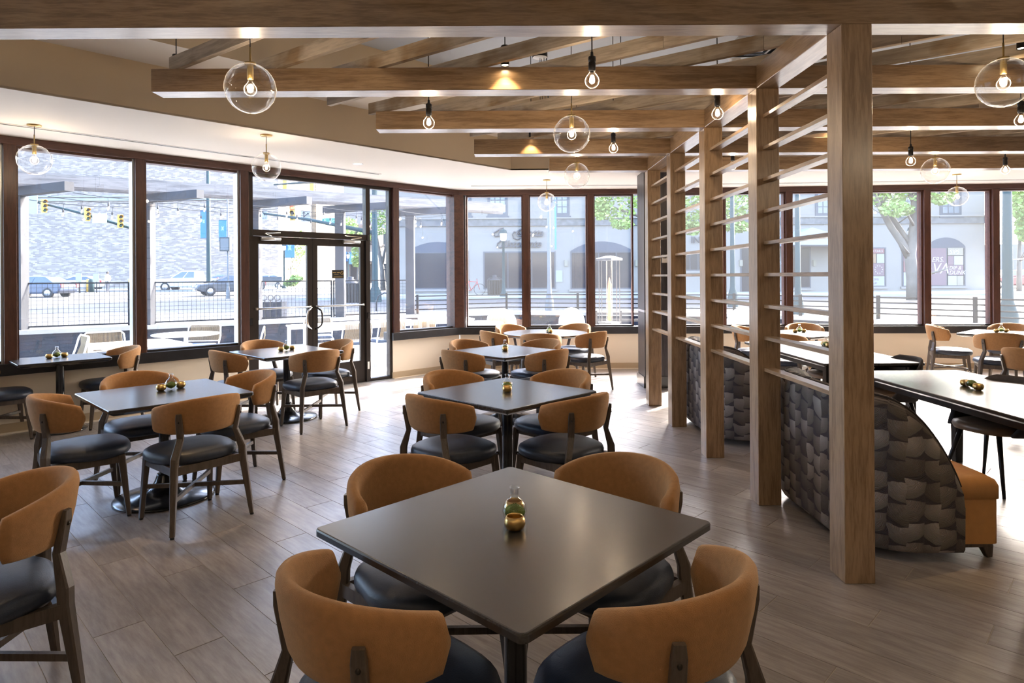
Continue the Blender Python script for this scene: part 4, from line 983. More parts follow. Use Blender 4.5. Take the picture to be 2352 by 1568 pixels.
# ---------------------------------------------------------------- patio wall of dark ledge stone with concrete cap
pw = thing('patio_wall', 'low patio wall of dark ledge stone with a pale concrete cap', 'wall', (0, 16, 0), kind='structure')
rs = random.Random(5)
for i in range(len(PLN) - 1):
    a, b = PLN[i], PLN[i + 1]; L = (b - a).length; d = (b - a) / L; n_ = Vector((d.y, -d.x, 0))
    if n_.y > 0: n_ = -n_
    if i >= 3 and n_.x > 0: n_ = -n_
    m = MB(); p, q = a - d * .02 + Vector((0, 0, .54)), b + d * .02 + Vector((0, 0, .54)); m.bar(p, q, .50, .085); m.build('cap', CONC, pw, True)
    m = MB(); m.bar(a + Vector((0, 0, .23)), b + Vector((0, 0, .23)), .34, .54); co = m.build('core', SLATE, pw, True)
    m = MB()
    for r_ in range(7):
        t = -rs.uniform(0, .4)
        while t < L:
            l_ = rs.uniform(.25, .75); t0, t1 = max(0, t), min(L, t + l_ - .006)
            if t1 - t0 > .03:
                dp = rs.uniform(.008, .03); z0 = .003 + r_ * .07; m.bar(a + d * t0 + n_ * (.17 + dp / 2) + Vector((0, 0, z0 + .033)), a + d * t1 + n_ * (.17 + dp / 2) + Vector((0, 0, z0 + .033)), dp, .066)
            t += l_
    tag(m.build('ledge_stones', SLATE, co), kind='stuff'); co.children[0].location = (0, 0, 0)
# ---------------------------------------------------------------- mesh fence (left) and rail fence (right) on the wall
mf = thing('mesh_fence', 'black wire mesh fence panels on the patio wall to the left', 'fence', (-7, 14, .58))
a, b = PLN[0], PLN[1]; L = (b - a).length; d = (b - a) / L; npan = 6
for k in range(npan):
    p, q = a + d * (L * k / npan + .03), a + d * (L * (k + 1) / npan - .03); zz = [.585, 1.50]
    m = MB()
    for z in (.63, 1.49): m.bar(p + Vector((0, 0, z)), q + Vector((0, 0, z)), .03, .03)
    for e in (p, q): m.bar(e + Vector((0, 0, .585)), e + Vector((0, 0, 1.50)), .032, .032)
    m.build('panel_frame', FENCEK, mf, True)
    m = MB(); nv = int((q - p).length / .085)
    for j in range(1, nv): e = p + (q - p) * j / nv; m.bar(e + Vector((0, 0, .63)), e + Vector((0, 0, 1.49)), .005, .005)
    for j in range(1, 10): m.bar(p + Vector((0, 0, .63 + .086 * j)), q + Vector((0, 0, .63 + .086 * j)), .005, .005)
    tag(m.build('wire_mesh', FENCEK, mf, True), kind='stuff')
rf = thing('rail_fence', 'black four-rail metal fence on the patio wall behind the far windows', 'fence', (2, 17, .58))
for i in range(1, len(PLN) - 1):
    a, b = PLN[i], PLN[i + 1]; L = (b - a).length; d = (b - a) / L; nps = max(1, round(L / 2.0))
    for k in range(nps + (1 if i == len(PLN) - 2 else 0)):
        e = a + d * (L * k / nps) + (d * .12 if (i == 1 and k == 0) else Vector()); m = MB(); m.bar(e + Vector((0, 0, .582)), e + Vector((0, 0, 1.10)), .06, .06); m.bar(e + Vector((0, 0, .582)), e + Vector((0, 0, .59)), .13, .13); m.build('post', FENCEK, rf, True)
    for z in (.70, .82, .94, 1.055): m = MB(); m.bar(a + Vector((0, 0, z)), b + Vector((0, 0, z)), .024, .030); m.build('rail', FENCEK, rf, True)
# ---------------------------------------------------------------- pergola with string lights
pg = thing('pergola', 'timber pergola with dark posts along the patio wall', 'pergola', (-5, 15, 0), kind='structure')
posts = [(-9.58, 12.72), (-7.72, 13.9), (-5.86, 15.08), (-4.16, 16.15), (-2.56, 17.16)]
rd = Vector((.897, -.442, 0)); ends = []
for x, y in posts:
    m = MB(); m.lim(x - .11, x + .11, y - .11, y + .11, .58, 3.21); m.build('post', PERGD, pg, True)
    p = Vector((x, y, 3.295)) - rd * .5; q = Vector((x, y, 3.295)) + rd * 1.65; ends.append(q)
    dirbox('rafter', p, q, .17, .17, PERGD, pg)
fd = (Vector((-2.56, 17.16, 0)) - Vector((-9.58, 12.72, 0))).normalized()
for k, (w_, off, z, h) in enumerate(((.06, .0, 3.54, .32), (.05, .35, 3.48, .20), (.05, .75, 3.48, .20))):
    p = Vector((-9.58, 12.72, 0)) + rd * off - fd * 2.5; q = Vector((-2.56, 17.16, 0)) + rd * off + fd * (2.9 - .35 * k)
    dirbox('purlin', (p.x, p.y, z), (q.x, q.y, z), w_, h, PERG, pg)
SOCK = plain('black lamp socket', (.01, .01, .011), .5); BULBG = glassy('string bulb glass', (1, .97, .9), ior=1.45); WARM = glow('string lamp filament', (1, .7, .35), 20.)
for li, (fr_, zz, nb_) in enumerate(((1.0, 3.17, 9), (.55, 3.15, 9), (.2, 3.12, 8))):
    sl = thing('string_lights', ['string of bulbs along the inner ends of the pergola rafters', 'string of bulbs under the middle of the pergola', 'string of bulbs close to the pergola posts'][li], 'string lights', (-5, 14, 3.1), group='string lights under the pergola')
    pts = []
    anch = [Vector((x, y, zz)) + rd * 1.75 * fr_ for x, y in posts]
    for a, b in zip(anch[:-1], anch[1:]):
        for k in range(8): t = k / 8.; pts.append(a.lerp(b, t) - Vector((0, 0, .28 * t * (1 - t))))
    pts.append(anch[-1]); m = MB(); m.tube(pts, .006, 5); m.build('cable', SOCK, sl, True)
    for k in range(2, len(pts), 3):
        p = pts[k]; tl = rs.uniform(-.02, .02)
        m = MB(); m.tube([p, p + Vector((tl, 0, -.11))], .004, 5); m.lathe([(.001, 0), (.016, -.004), (.017, -.06), (.011, -.065)], 8, tuple(p + Vector((tl, 0, -.10)))); m.build('socket', SOCK, sl, True)
        m = MB(); m.lathe([(.013, 0), (.024, -.03), (.027, -.05), (.02, -.08), (.001, -.09)], 10, tuple(p + Vector((tl, 0, -.165)))); bu = m.build('bulb', BULBG, sl, True)
        m = MB(); m.tube([p + Vector((tl, 0, -.19)), p + Vector((tl, 0, -.235))], .003, 5); f_ = m.build('filament', WARM, bu); f_.location = (0, 0, 0)
# ---------------------------------------------------------------- patio furniture
def rope_chair():
    t = thing('rope_chair', 'x', 'chair')
    m = MB(); m.tube([(-.25, -.30, .0), (-.25, -.20, .42), (-.27, -.27, .60), (-.26, -.31, .76), (-.22, -.325, .80), (.22, -.325, .80), (.26, -.31, .76), (.27, -.27, .60), (.25, -.20, .42), (.25, -.30, 0)], .012, 7)
    for s_ in (-1, 1): m.tube([(s_ * .23, .26, 0), (s_ * .25, .20, .42), (s_ * .25, -.20, .42)], .012, 7)
    m.tube([(-.25, .20, .42), (.25, .20, .42)], .012, 7); m.tube([(-.26, -.275, .52), (.26, -.275, .52)], .010, 7); m.build('frame', WHITE, t)
    m = MB()
    for k in range(30): x = -.245 + .49 * k / 29.; m.tube([(x, -.283, .515), (x * .98, -.335, .66), (x * .95, -.333, .80)], .0062, 5)
    m.build('woven_back', ROPE, t)
    m = MB(); rings = [[(*p, z) for p in rrect(.48, .44, .06, i)] for i, z in ((.02, .425), (0, .44), (0, .475), (.02, .49))]; m.rings(rings, True, True, True); m.build('cushion', CUSH, t)
    return t
rc_ = [None]
def ropec(x, y, dg, lab):
    if rc_[0] is None: rc_[0] = rope_chair(); rc_[0].location = (x, y, -.015); rc_[0].rotation_euler = (0, 0, R(dg - 90)); tag(rc_[0], lab, None, 'woven rope patio chairs')
    else: dup(rc_[0], (x, y, -.015), R(dg - 90), lab)
def ptable(x, y, dg, L_, W_, lab, rnd=False):
    t = thing('patio_table', lab, 'table', (x, y, -.015), R(dg), 'white patio tables')
    m = MB()
    if rnd: m.lathe([(.001, .715), (L_ / 2 - .01, .715), (L_ / 2, .722), (L_ / 2, .735), (.001, .74)], 36); m.build('table_top', WHITE, t); m = MB(); m.lathe([(.001, 0), (.24, 0), (.24, .012), (.03, .03), (.03, .715)], 24); m.build('pedestal', WHITE, t)
    else:
        m.prism(rrect(L_, W_, .015), .715, .74); m.build('table_top', WHITE, t)
        for sx in (-1, 1):
            for sy in (-1, 1): m = MB(); m.lim(*sorted((sx * (L_ / 2 - .02), sx * (L_ / 2 - .07))), *sorted((sy * (W_ / 2 - .02), sy * (W_ / 2 - .07))), 0, .715); m.build('leg', WHITE, t)
        m = MB(); m.lim(-L_ / 2 + .07, L_ / 2 - .07, -W_ / 2 + .03, -W_ / 2 + .055, .65, .715); m.lim(-L_ / 2 + .07, L_ / 2 - .07, W_ / 2 - .055, W_ / 2 - .03, .65, .715); m.build('apron', WHITE, t)
ptable(-2.80, 12.05, 40, 2.4, .80, 'long white patio table outside the glass doors')
for x, y, dg, lab in ((-2.72, 11.18, 128, 'rope chair on the near side of the long patio table, seen through the right door'), (-2.22, 11.62, 130, 'second rope chair along the long patio table, by the sidelight'), (-1.72, 12.05, 130, 'third rope chair along the long patio table, beyond the sidelight'), (-3.60, 12.35, 290, 'rope chair on the far side of the long patio table, seen through the left door')): ropec(x, y, dg, lab)
ptable(-4.80, 8.42, 45, .95, 1.10, 'square white patio table outside the window left of the doors'); ptable(-4.95, 9.95, 0, .95, .95, 'round white patio table outside the window left of the doors', True)
ptable(-6.75, 7.85, 45, 1.0, .9, 'white patio table outside the leftmost window'); ptable(-.55, 11.95, 0, .95, .95, 'round white patio table outside the corner window', True)
ptable(-1.25, 13.2, 20, 1.0, .8, 'white patio table outside the narrow window')
for x, y, dg, lab in ((-5.15, 10.75, 275, 'rope chair behind the round patio table left of the doors'), (-4.05, 9.35, 190, 'rope chair close to the window left of the doors'), (-5.75, 9.35, 315, 'rope chair between the left patio tables'), (-4.15, 10.1, 200, 'rope chair at the right side of the round patio table'), (-6.1, 8.75, 225, 'rope chair beside the patio table outside the leftmost window'), (-2.1, 13.55, -10, 'rope chair outside the narrow window'), (-.35, 12.9, 235, 'rope chair behind the round patio table at the corner')): ropec(x, y, dg, lab)
LOUNGE = plain('pale outdoor fabric', (.30, .30, .31), .8)
def lounge(x, y, dg, lab):
    t = thing('lounge_chair', lab, 'chair', (x, y, -.015), R(dg - 90), 'white rounded lounge chairs')
    m = MB(); m.sphere((0, -.18, .56), .36, 20, 12, (1.0, .55, .95)); m.build('backrest', LOUNGE, t)
    m = MB(); m.sphere((0, .12, .40), .38, 20, 12, (1.0, .95, .40)); m.build('seat', LOUNGE, t)
    for sx in (-1, 1):
        for sy in (-1, 1): m = MB(); m.tube([(sx * .24, sy * .22 + .05, 0), (sx * .2, sy * .18 + .05, .30)], .014, 7); m.build('leg', BLACK, t)
lounge(-.02, 13.6, 300, 'white rounded lounge chair outside the far window'); lounge(1.28, 13.9, 220, 'second white lounge chair, right of the pole outside'); lounge(4.85, 13.3, 230, 'white lounge chair seen through the slats')
t = thing('fire_table', 'dark round fire table among the white lounge chairs', 'table', (.75, 12.9, -.015)); m = MB(); m.lathe([(.001, .30), (.52, .30), (.54, .33), (.54, .36), (.001, .37)], 32); m.build('table_top', BLACK, t); m = MB(); m.lathe([(.3, 0), (.3, .30)], 24, caps=True); m.build('drum', BLACK, t)
t = thing('patio_bench', 'slatted metal patio bench outside the window beside the column', 'bench', (2.65, 13.35, -.015), R(-8))
for k, z in enumerate((.50, .64, .78)): m = MB(); m.box((0, .26, z), (1.7, .022, .055)); m.build('back_slat', FRAMEK, t)
for k in range(5): m = MB(); m.box((0, -.22 + .1 * k, .42), (1.7, .07, .022)); m.build('seat_slat', FRAMEK, t)
for sx in (-.78, -.26, .26, .78): m = MB(); m.bar((sx, .28, 0), (sx, .28, .84), .05, .03); m.bar((sx, -.24, 0), (sx, -.24, .41), .05, .03); m.build('leg', FRAMEK, t)
DGREY = plain('grey street metal', (.075, .08, .085), .5)
t = thing('patio_heater', 'glass patio heater with an orange flame outside the window beside the column', 'heater', (1.98, 12.35, -.015))
m = MB(); m.lathe([(.30, 0), (.30, .05), (.22, .08), (.20, .66), (.23, .70)], 4, smooth=False, caps=True); m.build('base', DGREY, t)
for sx in (-1, 1):
    for sy in (-1, 1): m = MB(); m.bar((sx * .17, sy * .17, .70), (sx * .17, sy * .17, 1.88), .014, .014); m.build('corner_bar', DGREY, t)
m = MB(); m.lathe([(.26, 1.88), (.26, 1.92), (.06, 1.97)], 4, smooth=False, caps=True); m.build('hood', FRAMEK, t)
m = MB(); m.tube([(0, 0, .70), (0, 0, 1.88)], .06, 16, caps=False); m.build('glass_tube', GLASSB, t)
m = MB(); m.tube([(0, 0, .72), (.01, 0, .95), (-.008, .004, 1.2), (.01, 0, 1.42), (.0, 0, 1.55)], [.035, .045, .035, .03, .004], 10); m.build('flame', glow('gas flame', (1, .30, .08), .8), t)
# ---------------------------------------------------------------- limestone building with arched shop windows
FY = 42.0
def fx(x, y=600): return atY(x, y, FY).x
def fz(y, x): return atY(x, y, FY).z
lb = thing('limestone_building', 'pale limestone building with arched shop windows across the street', 'building', (18, FY, 0), kind='structure')
X0, X1 = fx(898), fx(2262); GZ = g(FY) + .14
m = MB(); m.lim(X0, X1, FY, FY + 12, GZ - .5, 14.5); m.build('wall', LIME, lb, True)
zb0, zb1 = fz(519, 1180), fz(503, 1180)
m = MB(); m.lim(X0 - .05, X1 + .05, FY - .10, FY + .2, zb0, zb1); m.build('frieze', LIMED, lb, True)
m = MB(); m.lim(X0 - .05, X1 + .05, FY - .16, FY + .2, zb1, zb1 + .09); m.build('ledge', LIME, lb, True)
def arch_poly(w_, h0, rise, n_=14):   # bottom-left origin
    pts = [(0, 0), (w_, 0), (w_, h0)]
    rad = (w_ * w_ / 4 + rise * rise) / (2 * rise); cy = h0 + rise - rad; a0 = math.asin(min(1, w_ / 2 / rad))
    for k in range(1, n_): a = a0 - 2 * a0 * k / n_; pts.append((w_ / 2 + rad * math.sin(a), cy + rad * math.cos(a)))
    pts.append((0, h0)); return pts
def shop(xa, xb, yt, yb, arch=None, divs=(), xr=None, name='shop_window', glass=NAVYGL):
    a, b = fx(xa), fx(xb); z0, z1 = fz(yb, (xa + xb) / 2), fz(yt, (xa + xb) / 2); w_ = b - a; h = z1 - z0
    m = MB()
    m.lim(a, b, FY - .03, FY + .02, z0, z1); wn_ = m.build(name, FRAMEK, lb, True)
    ed = [a + .09] + [a + w_ * q for q in divs] + [b - .09]
    for k in range(len(ed) - 1):
        m = MB(); m.lim(ed[k] + (.03 if k else 0), ed[k + 1] - .03 * (k < len(ed) - 2), FY - .045, FY - .02, z0 + .09, z1 - .09); o = m.build('pane', glass, wn_); o.location = (0, 0, 0)
    if arch:
        ri = fz(arch, (xa + xb) / 2) - z1; m = MB(); P = arch_poly(w_, .02, ri)
        m.slab((a, FY - .04, z1), (1, 0, 0), (0, 0, 1), P, -.1); o = m.build('arch_hood', plain('slate blue awning', (.030, .036, .05), .6) if 'slate blue awning' not in bpy.data.materials else bpy.data.materials['slate blue awning'], wn_); o.location = (0, 0, 0)
    m = MB(); m.lim(a - .1, b + .1, FY - .12, FY + .02, z0 - .14, z0); o = m.build('sill', LIME, wn_); o.location = (0, 0, 0)
    return wn_
shop(935, 1077, 578, 664, 556); shop(1110, 1276, 577, 664, None, (.34, .67)); shop(1310, 1454, 577, 664, 555, (.27, .45, .73))
shop(1566, 1622, 578, 622, None, (.33, .66)); shop(1700, 1752, 566, 672, None, (.5,), name='shop_door'); shop(1808, 1862, 568, 662, None, (.55,))
def sash(xa, xb, yt, yb):
    a, b = fx(xa, yb), fx(xb, yb); z0, z1 = fz(yb, xa), fz(yb, xa) + (b - a) * 1.9
    m = MB(); m.lim(a, b, FY - .04, FY + .02, z0, z1); wn_ = m.build('sash_window', FRAMEK, lb, True)
    for i in range(3):
        for j in range(5):
            w_, h = (b - a - .3) / 3, (z1 - z0 - .3) / 5; m = MB(); m.lim(a + .15 + w_ * i + .03, a + .15 + w_ * (i + 1) - .03, FY - .06, FY - .035, z0 + .15 + h * j + .03, z0 + .15 + h * (j + 1) - .03); m.build('pane', PANEL_, wn_)
    m = MB(); m.lim(a - .08, b + .08, FY - .14, FY, z0 - .13, z0); m.build('sill', FRAMEK, wn_)
PANEL_ = plain('pale sash glass', (.09, .10, .115), .15)
for xa, xb in ((1038, 1083), (1120, 1166), (1262, 1308), (1495, 1541), (1640, 1690), (1872, 1918), (2068, 2110), (2158, 2208)): sash(xa, xb, 430, 496)
# posters in the right-hand shop windows
PRED = plain('faded red poster', (.13, .05, .05), .7); PPUR = plain('faded plum poster', (.10, .06, .07), .7); PCRM = plain('cream poster', (.17, .15, .11), .7); PWHT = plain('white poster', (.2, .2, .2), .7); PORG = plain('orange poster', (.18, .11, .06), .7)
def poster(par, xa, xb, yt, yb, mat):
    m = MB(); m.lim(fx(xa), fx(xb), FY - .062, FY - .05, fz(yb, xa), fz(yt, xa)); o = m.build('poster_panel', mat, par); return o
s1 = shop(1975, 2035, 568, 658); s2 = shop(2071, 2126, 568, 658); s3 = shop(2128, 2217, 567, 657, 546, (.51,))
for xa, xb, yt, yb, mt in ((1980, 2030, 571, 582, PRED), (1980, 2011, 583, 604, PORG), (2013, 2030, 583, 604, PWHT), (1980, 2030, 605, 633, PPUR), (1980, 2030, 634, 656, PWHT)): poster(s1, xa, xb, yt, yb, mt)
for xa, xb, yt, yb, mt in ((2074, 2122, 571, 600, PPUR), (2074, 2122, 600, 624, PRED), (2074, 2122, 625, 656, PWHT)): poster(s2, xa, xb, yt, yb, mt)
for xa, xb, yt, yb, mt in ((2131, 2172, 570, 655, PPUR), (2176, 2211, 569, 586, PCRM), (2176, 2189, 588, 608, PPUR), (2190, 2211, 588, 608, PWHT), (2176, 2211, 609, 632, PPUR), (2176, 2196, 633, 655, PWHT), (2197, 2211, 633, 655, PCRM)): poster(s3, xa, xb, yt, yb, mt)
LETW = plain('white lettering', (.28, .28, .28), .6)
def wtext(body, x, yb, hpx, mat, par, shear=0., off=.066, sx=1., ext=.004, spacing=1.):
    p = atY(x, yb, FY); loc = Vector((p.x, FY - off, p.z)); k = hpx * FY / F_ / .69
    o = text('lettering', body, k, mat, par, loc + (-Vector(par.location) if par == lb else Vector()), (PI / 2, 0, 0), ext, shear, spacing); o.scale = (sx, 1, 1); return o
wtext('COCKTAILS', 1986, 579, 5, LETW, s1, sx=1.05); wtext('BOTTOMS', 1984, 644, 5, PPUR, s1); wtext('UP', 2004, 653, 5, PPUR, s1)
wtext('ERS.', 2138, 601, 11, LETW, s3, .3); wtext('VA', 2138, 628, 24, LETW, s3, .25, sx=.9); wtext('SIPS', 2179, 583, 10, LETW, s3, .2, sx=.95); wtext('DIP &', 2178, 619, 8, LETW, s3, .3); wtext('DUNK', 2178, 630, 9, LETW, s3, .3)
m = MB(); cc = atY(2017, 619, FY)
for k in range(10): a = 2 * PI * k / 10; m.sphere((cc.x + .25 * math.cos(a), FY - .066, cc.z + .25 * math.sin(a)), .035, 8, 6, (1, .3, 1))
m.build('poster_dots', LETW, s1)
LETG = plain('bronze grey lettering', (.02, .02, .025), .5)
l1 = thing('restaurant_sign', 'raised script letters reading La Grotta Ristorante on the limestone wall', 'sign', (fx(1190), FY - .02, 6))
def sign(body, x, yb, hpx, sx, sh=.38):
    p = atY(x, yb, FY); k = hpx * FY / F_ / .69; me = text_mesh(body, k, .05, sh, .95, bold=k * .014); me.materials.clear(); me.materials.append(LETG); o = link('letters', me, l1); o.location = Vector((p.x, FY - .09, p.z)) - Vector(l1.location); o.rotation_euler = (PI / 2, 0, 0); o.scale = (sx, 1, 1)
sign('La', 1141, 542, 16, .95); sign('Grotta', 1181, 543, 17, 1.0); sign('Ristorante', 1148, 568, 17, .95)
def swash(pts, r_=.05): m = MB(); m.tube([atY(x, y, FY - .08) - Vector(l1.location) for x, y in pts], [r_ * .5] + [r_] * (len(pts) - 2) + [r_ * .4], 6); m.build('swash', LETG, l1)
swash([(1157, 523), (1148, 526), (1141, 531), (1135, 534), (1134, 539), (1138, 543), (1146, 541), (1155, 542)]); swash([(1201, 524), (1194, 527), (1192, 534), (1197, 539)]); swash([(1195, 543), (1188, 534), (1181, 532), (1177, 538), (1180, 547), (1188, 550), (1198, 546)]); swash([(1160, 549), (1150, 553), (1143, 559), (1142, 566), (1148, 569), (1156, 566), (1160, 556)])
wtext('IN', 1586, 558, 15, LETG, lb, 0, .08, 1.0, .04); wtext('50', 1789, 607, 8, LETW, lb, 0, .05)
for x in (1300, 1462, 1701, 1870): m = MB(); p = atY(x, 604, FY); m.lim(p.x - .10, p.x + .10, FY - .12, FY, p.z - .2, p.z + .2); m.build('wall_lamp', PCRM, lb, True)
m = MB(); p = atY(1284, 634, FY); m.lim(p.x - .22, p.x + .22, FY - .05, FY, p.z - .38, p.z + .38); tag(m.build('menu_board', PWHT), 'white menu board on the limestone wall between the shop windows', 'sign')
# entrance canopy
t = thing('entrance_canopy', 'pale curved entrance canopy over the sidewalk, seen through the slats', 'canopy', (fx(1820), FY - 1, 4)); m = MB()
P = [atY(1790, 545, FY), atY(1830, 528, FY), atY(1870, 540, FY), atY(1960, 560, FY), atY(1960, 566, FY), atY(1785, 566, FY)]; m.slab((0, FY - 2.2, 0), (1, 0, 0), (0, 0, 1), [(q.x, q.z) for q in P], -2.2); m.build('roof', plain('canopy grey', (.22, .24, .27), .5), t, True)
# ---------------------------------------------------------------- brick building, ivy wing and awning shops
BY = 70.0
bb = thing('brick_building', 'tall mottled brick building beyond the street on the left', 'building', (-45, BY, 0), kind='structure')
bx1 = atY(640, 600, BY).x
m = MB(); m.lim(-100, bx1, BY, BY + 20, 0, 30); m.build('wall', BRICK, bb, True)
for (yt, yb) in ((455, 461), (449, 452)): m = MB(); m.lim(-100, bx1 + .1, BY - .15, BY, atY(300, yb, BY).z, atY(300, yt, BY).z); m.build('brick_course', CONC, bb, True)
iv = thing('ivy_building', 'tan brick wing with a low door behind the glass doors', 'building', (-28, 82, 0), kind='structure')
a, b = atY(600, 600, 82).x, atY(727, 600, 82).x
IVYB = plain('tan brick wing', (.17, .14, .10), .9, var=.3, bscale=12)
m = MB(); m.lim(a, b, 82, 96, 0, 26); m.build('wall', IVYB, iv, True)
for (xa, xb, yt, yb) in ((678, 698, 618, 645), (688, 704, 555, 568), (600, 608, 470, 520)): m = MB(); p, q = atY(xa, yt, 82), atY(xb, yb, 82); m.lim(p.x, q.x, 81.9, 82.1, q.z, p.z); m.build('window', NAVYGL, iv, True)
aw = thing('awning_shops', 'distant row of shops with blue awnings seen through the right-hand door', 'building', (-26, 96, 0), kind='structure')
a, b = atY(722, 600, 96).x, atY(860, 600, 96).x
m = MB(); m.lim(a, b, 96, 110, 0, 9.5); m.build('wall', plain('shop brick', (.17, .14, .125), .9, var=.2, bscale=5), aw, True)
m = MB(); m.lim(a - 4, b + 6, 112, 130, 0, 27); m.build('tower', plain('grey tower', (.24, .24, .26), .9), aw, True)
for k in range(5):
    x0, x1 = a + .6 + k * 2.3, a + 2.6 + k * 2.3; m = MB(); m.lim(x0 + .2, x1 - .2, 95.9, 96.1, .9, 3.6); m.build('window', NAVYGL, aw, True)
    m = MB(); m.add([(x0, 96, 5.4), (x1, 96, 5.4), (x1, 94.2, 4.0), (x0, 94.2, 4.0), (x0, 96, 3.95), (x1, 96, 3.95)], [(0, 1, 2, 3), (3, 2, 5, 4), (0, 3, 4), (1, 5, 2)]); m.build('awning', BLUEB if k < 3 else plain('pale awning', (.35, .38, .42), .7), aw, True)
    m = MB(); m.lim(x0 + .5, x1 - .5, 95.9, 96.1, 6.4, 8.4); m.build('window', NAVYGL, aw, True)
# office block at the far right behind the pole
ob = MB(); ob.lim(atY(2290, 600, 75).x, atY(2500, 600, 75).x, 75, 90, 0, 5.0); tag(ob.build('far_building', LIME), 'pale low building far off at the right edge', 'building', kind='structure')
# ---------------------------------------------------------------- street lamps, banners, signals
def lamp(x, yt, yb, Y, lab, mat=TEAL, ban=None):
    b_ = atY(x, yb, Y); t_ = atY(x, yt, Y); h = t_.z - b_.z
    t = thing('street_lamp', lab, 'street lamp', (b_.x, b_.y, g(Y) + .0), 0, 'street lamps'); h = t_.z - g(Y)
    m = MB(); m.lathe([(.001, 0), (.24, 0), (.22, .25), (.12, .45), (.085, .9), (.065, h - .75), (.10, h - .70)], 14); m.build('pole', mat, t)
    m = MB(); m.lathe([(.10, h - .70), (.17, h - .62), (.20, h - .25)], 12); m.build('lantern', WHITEPL, t); m = MB(); m.lathe([(.22, h - .25), (.18, h - .08), (.05, h), (.001, h + .08)], 12); m.build('hood', mat, t)
    for (s_, z0, z1, w_) in (ban or []):
        m = MB(); m.lim(*sorted((s_ * .08, s_ * (.08 + w_))), -.01, .01, z0, z1); bn_ = m.build('banner', BLUEB, t); m = MB(); m.prism([(.28 * w_ * math.cos(2 * PI * j / 8) * (1 if j % 2 else .45), .45 * w_ * math.sin(2 * PI * j / 8) * (1 if j % 2 else .45)) for j in range(8)], -.003, .003); e = m.build('emblem', plain('pale blue print', (.2, .34, .5), .7) if 'pale blue print' not in bpy.data.materials else bpy.data.materials['pale blue print'], bn_); e.location = (s_ * (.08 + w_ / 2), -.014, z0 + (z1 - z0) * .62); e.rotation_euler = (PI / 2, 0, 0)
        for z in (z0, z1): m = MB(); m.tube([(0, 0, z), (s_ * (.12 + w_), 0, z)], .015, 6); m.build('bracket', mat, t)
lamp(1157, 526, 683, 37, 'teal street lamp standing before the script sign')
lamp(653, 558, 662, 60, 'street lamp with a blue banner seen through the left door', ban=[(1, 3.0, 4.5, .9)])
lamp(800, 580, 650, 78, 'distant street lamp with a blue banner by the awning shops', ban=[(1, 2.6, 3.9, .85)])
lamp(2094, 520, 676, 38.5, 'street lamp half hidden behind the tree trunk')
def pole(x, yt, yb, Y, r_, lab, mat=TEAL, base=True):
    b_ = atY(x, yb, Y); t_ = atY(x, yt, Y); t = thing('utility_pole', lab, 'pole', (b_.x, b_.y, g(Y)), 0, 'tall street poles'); h = t_.z - g(Y)
    m = MB(); m.lathe([(r_ * 2.2, 0), (r_ * 2.0, .5), (r_ * 1.15, .8), (r_, 1.2), (r_ * .8, h), (.001, h)], 16); m.build('shaft', mat, t); return t, h
t, h = pole(480, 380, 682, 50, .17, 'tall teal pole with blue banners before the brick building')
def banner(t, x0, x1, z0, z1, mat=BLUEB):
    m = MB(); m.lim(x0, x1, -.012, .012, z0, z1); b_ = m.build('banner', mat, t)
    m = MB(); w_ = abs(x1 - x0); m.prism([(.24 * w_ * math.cos(2 * PI * j / 8) * (1 if j % 2 else .45), .4 * w_ * math.sin(2 * PI * j / 8) * (1 if j % 2 else .45)) for j in range(8)], -.003, .003); e = m.build('emblem', bpy.data.materials['pale blue print'], b_); e.location = ((x0 + x1) / 2, -.016, z0 + (z1 - z0) * .6); e.rotation_euler = (PI / 2, 0, 0)
    for z in (z0, z1): m = MB(); m.tube([(0, 0, z), (x0 if abs(x0) > abs(x1) else x1, 0, z)], .02, 6); m.build('bracket', TEAL, t)
zz = lambda y, Y: atY(600, y, Y).z - g(Y)
banner(t, -.62, -.1, zz(546, 50), zz(482, 50)); 
t, h = pole(524, 455, 680, 40, .055, 'thin pole with a pedestrian signal and banner beside the mullion', DGREY); banner(t, -.55, -.07, zz(552, 40), zz(505, 40))
m = MB(); m.box((-.02, -.25, zz(561, 40)), (.62, .32, .85)); sg_ = m.build('pedestrian_signal', BLACK, t); m = MB(); m.box((-.02, -.42, zz(561, 40)), (.5, .02, .72)); m.build('face', DGREY, sg_)
t, h = pole(1262, 395, 712, 23, .075, 'slim grey pole with a long hanging banner outside the middle far window', DGREY); m = MB(); m.lim(.02, .20, -.02, .02, zz(582, 23), zz(470, 23)); m.build('banner', plain('pale banner cloth', (.13, .13, .14), .8), t); m = MB(); m.lim(.20, .27, -.02, .03, zz(577, 23), zz(455, 23)); m.build('banner_edge', BLUEB, t)
t, h = pole(1683, 430, 668, 27, .10, 'teal pole seen through the slats between the second and third posts'); t, h = pole(1833, 380, 712, 20, .085, 'teal pole seen through the slats beside the nearest post')
t, h = pole(2315, 300, 745, 14.6, .105, 'thick teal street-light pole outside the right-hand window'); m = MB(); m.lim(.42, .62, -.01, .01, zz(538, 20) - .6, zz(470, 20) - .3); m.build('banner', NAVYGL, t); m = MB(); m.tube([(0, 0, 1.75), (.55, 0, 1.78)], .012, 6); m.build('bracket', WHITE, t)
t, h = pole(862, 400, 700, 34, .16, 'tall teal signal pole seen through the sidelight'); 
RED = glow('red signal lens', (1, .08, .04), 3.); LENSK = plain('dark signal lens', (.012, .016, .016), .3); LENSG = plain('dark green signal lens', (.01, .05, .04), .3)
